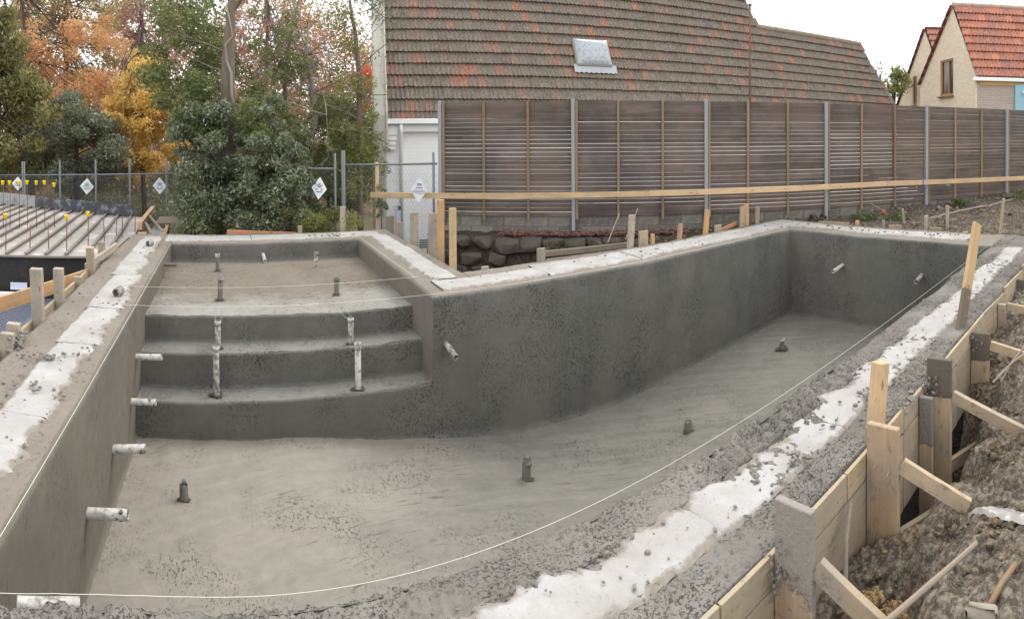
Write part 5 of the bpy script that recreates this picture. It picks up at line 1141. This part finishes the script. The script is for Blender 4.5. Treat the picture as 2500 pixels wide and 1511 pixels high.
tree('cherry_tree', 'sparse dull red tree against the sky', 'tree', [B(350, 28), at(352, 200, 28), at(350, 80, 28), at(345, -30, 28)], [.12, .1, .07, .04], blobs(80, 280, 450, -40, 230, 27, 30, .65, 330), LF_PINK, .095, M_TWIG, 1.5, .2, .3, shell=.2)
tree('red_tree', 'red autumn tree behind the big trunk', 'tree', [B(650, 24), at(650, 250, 24), at(655, 100, 24), at(650, 0, 24)], [.12, .1, .07, .04], blobs(90, 560, 790, -20, 340, 23, 26, .6, 330), LF_RED, .09, M_TWIG, 1.5, .2, .3, shell=.2)
tree('red_tree', 'small bright red tree beside the gable end', 'tree', [B(890, 25), at(890, 300, 25), at(892, 250, 25)], [.08, .06, .04], blobs(9, 872, 915, 195, 285, 24, 26, .4, 340), LF_BRED, .09, M_TWIG, 1.5, .2, .1)
T6 = [PB(azu(533), 11, GZ), at(536, 560, 11), at(546, 470, 11), at(560, 380, 11), at(560, 320, 11), at(556, 230, 11), at(562, 120, 11), at(569, 40, 11), at(570, -30, 11), at(572, -80, 11)]
tree('eucalypt_tree', 'big grey-brown tree trunk forking at the top among green leaves', 'tree', T6, [.12, .10, .11, .13, .155, .145, .115, .085, .075, .06], blobs(60, 380, 552, 40, 340, 11.2, 13.4, .34, 420)+blobs(26, 380, 550, -40, 140, 11.4, 13.2, .36, 270)+blobs(44, 582, 745, 60, 400, 11.4, 13.6, .34, 250)+blobs(22, 430, 545, 200, 350, 10.4, 11.1, .22, 220)+blobs(16, 590, 720, 260, 420, 10.2, 11.0, .2, 200), LF_GREEN, .07, M_BARK, 1.8, .3, .12, limbs=False,
     twig=[(at(574, 45, 11), (.55, .1, .8), 1.3, .055, 3), (at(560, 200, 11.2), (-.9, .2, .3), 1.3, .02, 3), (at(556, 150, 11.2), (-.7, .2, .5), 1.3, .02, 3)], vine=([at(556, 30, 10.86), at(566, 80, 10.86), at(571, 110, 10.83), at(553, 130, 10.83), at(556, 170, 10.82), at(566, 200, 10.82), at(566, 250, 10.82), at(572, 285, 10.84)], [.012, .014, .016, .016, .02, .026, .03, .036]))
t = tree('evergreen_shrub', 'dark leafy evergreen climbing the left of the big trunk', 'shrub', [B(500, 10.6), at(505, 480, 10.6), at(500, 360, 10.6)], [.05, .04, .03], blobs(40, 440, 562, 270, 450, 10.0, 11.3, .24, 520)+blobs(34, 440, 540, 400, 600, 10, 11.2, .26, 500)+blobs(40, 425, 575, 240, 560, 10.0, 11.4, .11, 70), LF_DARK, .062, M_BARKD, 2.3, .3, .12, part='foliage', shell=.1)
tree('evergreen_shrub', 'dark shaded undergrowth round the foot of the big trunk', 'shrub', [B(575, 11.6), at(575, 500, 11.6), at(575, 420, 11.6)], [.04, .03, .02], blobs(60, 520, 640, 300, 600, 11.3, 12.4, .27, 430), LF_DARK, .062, M_BARKD, 2.1, .2, .05, limbs=False, part='foliage', shell=.35)
tree('evergreen_shrub', 'broad mixed green shrubs deep behind the gate posts', 'shrub', [B(800, 15), at(800, 480, 15), at(800, 400, 15)], [.04, .03, .02], blobs(80, 560, 935, 280, 560, 14.5, 16.5, .42, 430), LF_GREEN, .085, M_BARKD, 2.1, .2, .08, limbs=False, part='foliage', shell=.3)
tree('evergreen_shrub', 'olive shrubs behind the long chain-link fence', 'shrub', [B(350, 19), at(350, 480, 19), at(350, 440, 19)], [.04, .03, .02], blobs(60, -20, 470, 420, 560, 18, 21, .5, 430, True), LF_GREY, .09, M_BARKD, 2.1, .2, .05, limbs=False, part='foliage', shell=.3)
t = tree('evergreen_shrub', 'glossy dark green bush right of the big trunk', 'shrub', [B(660, 10.2), at(655, 480, 10.2), at(660, 400, 10.2)], [.05, .04, .03], blobs(46, 590, 740, 345, 500, 9.7, 11, .24, 480)+blobs(34, 585, 735, 450, 600, 9.7, 10.9, .27, 480)+blobs(14, 600, 690, 250, 380, 10.2, 11.2, .2, 220)+blobs(44, 580, 755, 290, 560, 9.6, 11, .12, 80), LF_DARK, .068, M_BARKD, 2.6, .2, .12, part='foliage', shell=.1)
tree('evergreen_shrub', 'grey-green bush between the big trunk and the decking corner', 'shrub', [B(470, 11.5), at(470, 480, 11.5), at(465, 440, 11.5)], [.03, .025, .02], blobs(20, 425, 520, 450, 560, 11.2, 12.5, .28, 560), LF_GREY, .06, M_BARKD, 2.0, .2, .05, part='foliage')
tree('evergreen_shrub', 'tall olive shrub behind the leafy chain-link panel', 'shrub', [B(730, 12.5), at(735, 450, 12.5), at(735, 380, 12.5)], [.05, .04, .03], blobs(50, 680, 850, 270, 540, 12, 13.6, .34, 470), LF_GREEN, .075, M_BARKD, 2.2, .3, .08, part='foliage')
tree('bare_tree', 'pale leaning trunk with a tangle of bare twigs', 'tree', [B(752, 12.8), at(754, 400, 12.8), at(772, 300, 12.8), at(764, 240, 12.8), at(748, 150, 12.8), at(757, 85, 12.8)], [.085, .075, .07, .055, .045, .02], blobs(4, 700, 800, 60, 200, 12.5, 13.5, .4, 60), LF_OLIVE, .06, M_BARKP, 1.8, .2, .2, limbs=False, twig=[(at(764, 250, 12.8), (random.gauss(0, 1), random.gauss(0, .6), random.gauss(.4, .6)), 1.5, .02, 4) for _ in range(7)]+[(at(750, 160, 12.8), (random.gauss(0, 1), random.gauss(0, .6), random.gauss(.3, .6)), 1.3, .018, 4) for _ in range(6)])
tree('bare_tree', 'thin straight trunk with hanging dead twigs', 'tree', [B(697, 13.4), at(697, 420, 13.4), at(697, 300, 13.4), at(696, 200, 13.4), at(712, 110, 13.4), at(735, 20, 13.4)], [.07, .06, .055, .05, .04, .025], blobs(5, 640, 740, 20, 130, 13, 14, .4, 70), LF_OLIVE, .06, M_BARK, 1.8, .2, .2, limbs=False, twig=[(at(705, 150, 13.4), (random.gauss(0, 1), random.gauss(0, .6), random.gauss(-.2, .7)), 1.4, .018, 4) for _ in range(8)]+[(at(735, 20, 13.4), (random.gauss(0, 1), random.gauss(0, .6), random.gauss(-.1, .7)), 1.3, .018, 4) for _ in range(4)])
tree('slender_tree', 'slender light green tree beside the gable end', 'tree', [B(880, 12.3), at(878, 530, 12.3), at(878, 416, 12.3), at(879, 227, 12.3), at(871, 114, 12.3), at(861, 57, 12.3), at(850, -30, 12.3)], [.07, .065, .06, .055, .045, .035, .02], blobs(18, 795, 925, 260, 480, 11.9, 13, .33, 380)+blobs(12, 790, 920, 90, 280, 12, 13, .34, 240)+blobs(8, 800, 920, -30, 90, 12, 13, .36, 280), LF_LIME, .07, M_BARK, 2.6, .3, .2, limbs=False, twig=[(at(875, v, 12.3), (random.gauss(0, 1), random.gauss(0, .6), .5), 1.1, .014, 3) for v in (60, 110, 150, 200, 260, 320, 90, 30)])
tree('overhang_branch', 'leafy dark branch hanging across the top of the gable parapet', 'branch', [at(850, -30, 11.4), at(890, 20, 11.2), at(930, 60, 11.1), at(965, 85, 11.0)], [.018, .013, .009, .005], blobs(5, 885, 935, -10, 50, 11.0, 11.4, .2, 200)+blobs(5, 930, 985, 40, 95, 10.9, 11.2, .16, 70), LF_GREY, .045, M_TWIG, 2.2, .2, .1, limbs=False, part='foliage', twig=[(at(930, 60, 11.1), (1, 0, -.1), .5, .006, 3), (at(900, 25, 11.1), (1, 0, .1), .6, .006, 3), (at(890, 20, 11.1), (.6, 0, .6), .5, .006, 3)])
tree('low_hedge', 'low yellow-green hedge behind the alcove', 'hedge', [B(700, 10), at(700, 580, 10), at(700, 560, 10)], [.02, .015, .01], blobs(28, 620, 850, 535, 600, 9.7, 10.6, .2, 420), LF_LIME, .05, M_BARKD, 3.0, -.3, .05, limbs=False, part='foliage')
tree('low_hedge', 'low green ground cover left of the big trunk', 'hedge', [B(470, 10.4), at(470, 580, 10.4), at(470, 570, 10.4)], [.02, .015, .01], blobs(12, 420, 530, 555, 600, 10.2, 11, .2, 300), LF_LIME, .05, M_BARKD, 3.0, -.3, .05, limbs=False, part='foliage')
tree('rose_bush', 'small climbing plant at the foot of the gable parapet', 'plant', [B(930, 10.6), at(930, 540, 10.6), at(932, 480, 10.6)], [.012, .01, .006], blobs(8, 922, 942, 475, 560, 10.4, 10.7, .09, 40), LF_GREEN, .06, M_TWIG, 1.5, .2, 0, limbs=False, part='foliage')
tree('palm_tree', 'pale green feathery tree between the two houses', 'tree', [PB(azu(2180), 27, 0), at(2182, 260, 27), at(2184, 230, 27)], [.12, .1, .06], blobs(12, 2165, 2205, 195, 275, 26.5, 27.5, .4, 130), LF_LIME, .26, M_BARKD, 5, -.6, .1, limbs=False)
tree('bare_tree', 'sparse twiggy tree behind the end of the tile roof', 'tree', [PB(azu(2150), 26, 0), at(2150, 250, 26), at(2148, 210, 26)], [.05, .04, .03], blobs(4, 2135, 2165, 170, 240, 25.5, 26.5, .35, 50), LF_GREY, .1, M_TWIG, 1.6, .2, .1, limbs=False, twig=[(at(2150, 235, 26), (random.gauss(0, .5), random.gauss(0, .5), 1), 1.0, .02, 3) for _ in range(4)])
# weeds
def weed(label, x, y, z, n, r, size, asp=1.8, dr=0):
    t = thing('weed', label, 'weed', (x, y, z), 'weeds in the yard'); leafobj('foliage', [leaves(n, (x, y, z+r*.25), (r*1.35, r*1.2, r*.5), size, asp, .3, dr, 0, n)], LF_WEED, t); m = MB(); m.tube([(x, y, z-.05), (x, y, z+r*.6)], .004, 4); m.link('stem', LF_WEED, t)
weed('leafy green weed in the bank beside the retaining plank', 5.62, 5.45, -.22, 90, .13, .06)
weed('spiky pale weed at the foot of the rubble wall', 6.3, 5.2, -.2, 60, .12, .14, 7, -.5)
weed('small green weed by the far orange peg', 7.55, 4.75, -.12, 60, .1, .05)
weed('patch of green weeds behind the far end rim', 10.6, 2.9, -.06, 420, .24, .06)
weed('second weed patch nearer the leaning yard peg', 10.7, 2.3, -.05, 380, .2, .06)
weed('upright leafy weed by the fence in the yard', 12.6, 1.6, .08, 180, .17, .08)
weed('weeds at the right picture edge under the fence', 13.6, .4, .14, 400, .32, .07)
weed('low grass at the right picture edge in the yard', 12.9, .15, .1, 400, .34, .05, 4, -.6)
weed('tiny yellow-green weed at the bottom of the pit', 4.25, 4.5, -.62, 50, .09, .05)
m = MB()
for _ in range(14): icolump(m, (9.95+random.gauss(0, .12), 3.55+random.gauss(0, .08), .02+random.uniform(-.03, .08)), random.uniform(.03, .08))
tag(m.link('dark_clod', M_BED), 'dark soil clods heaped at the far corner behind the rim', 'clods', kind='stuff')
m = MB(); icolump(m, (11.15, 2.75, .03), .11, .7); tag(m.link('broken_brick', plain('orange brick', C(168, 104, 72), .9, var=.4)), 'orange broken brick lying in the weeds by the fence', 'brick')
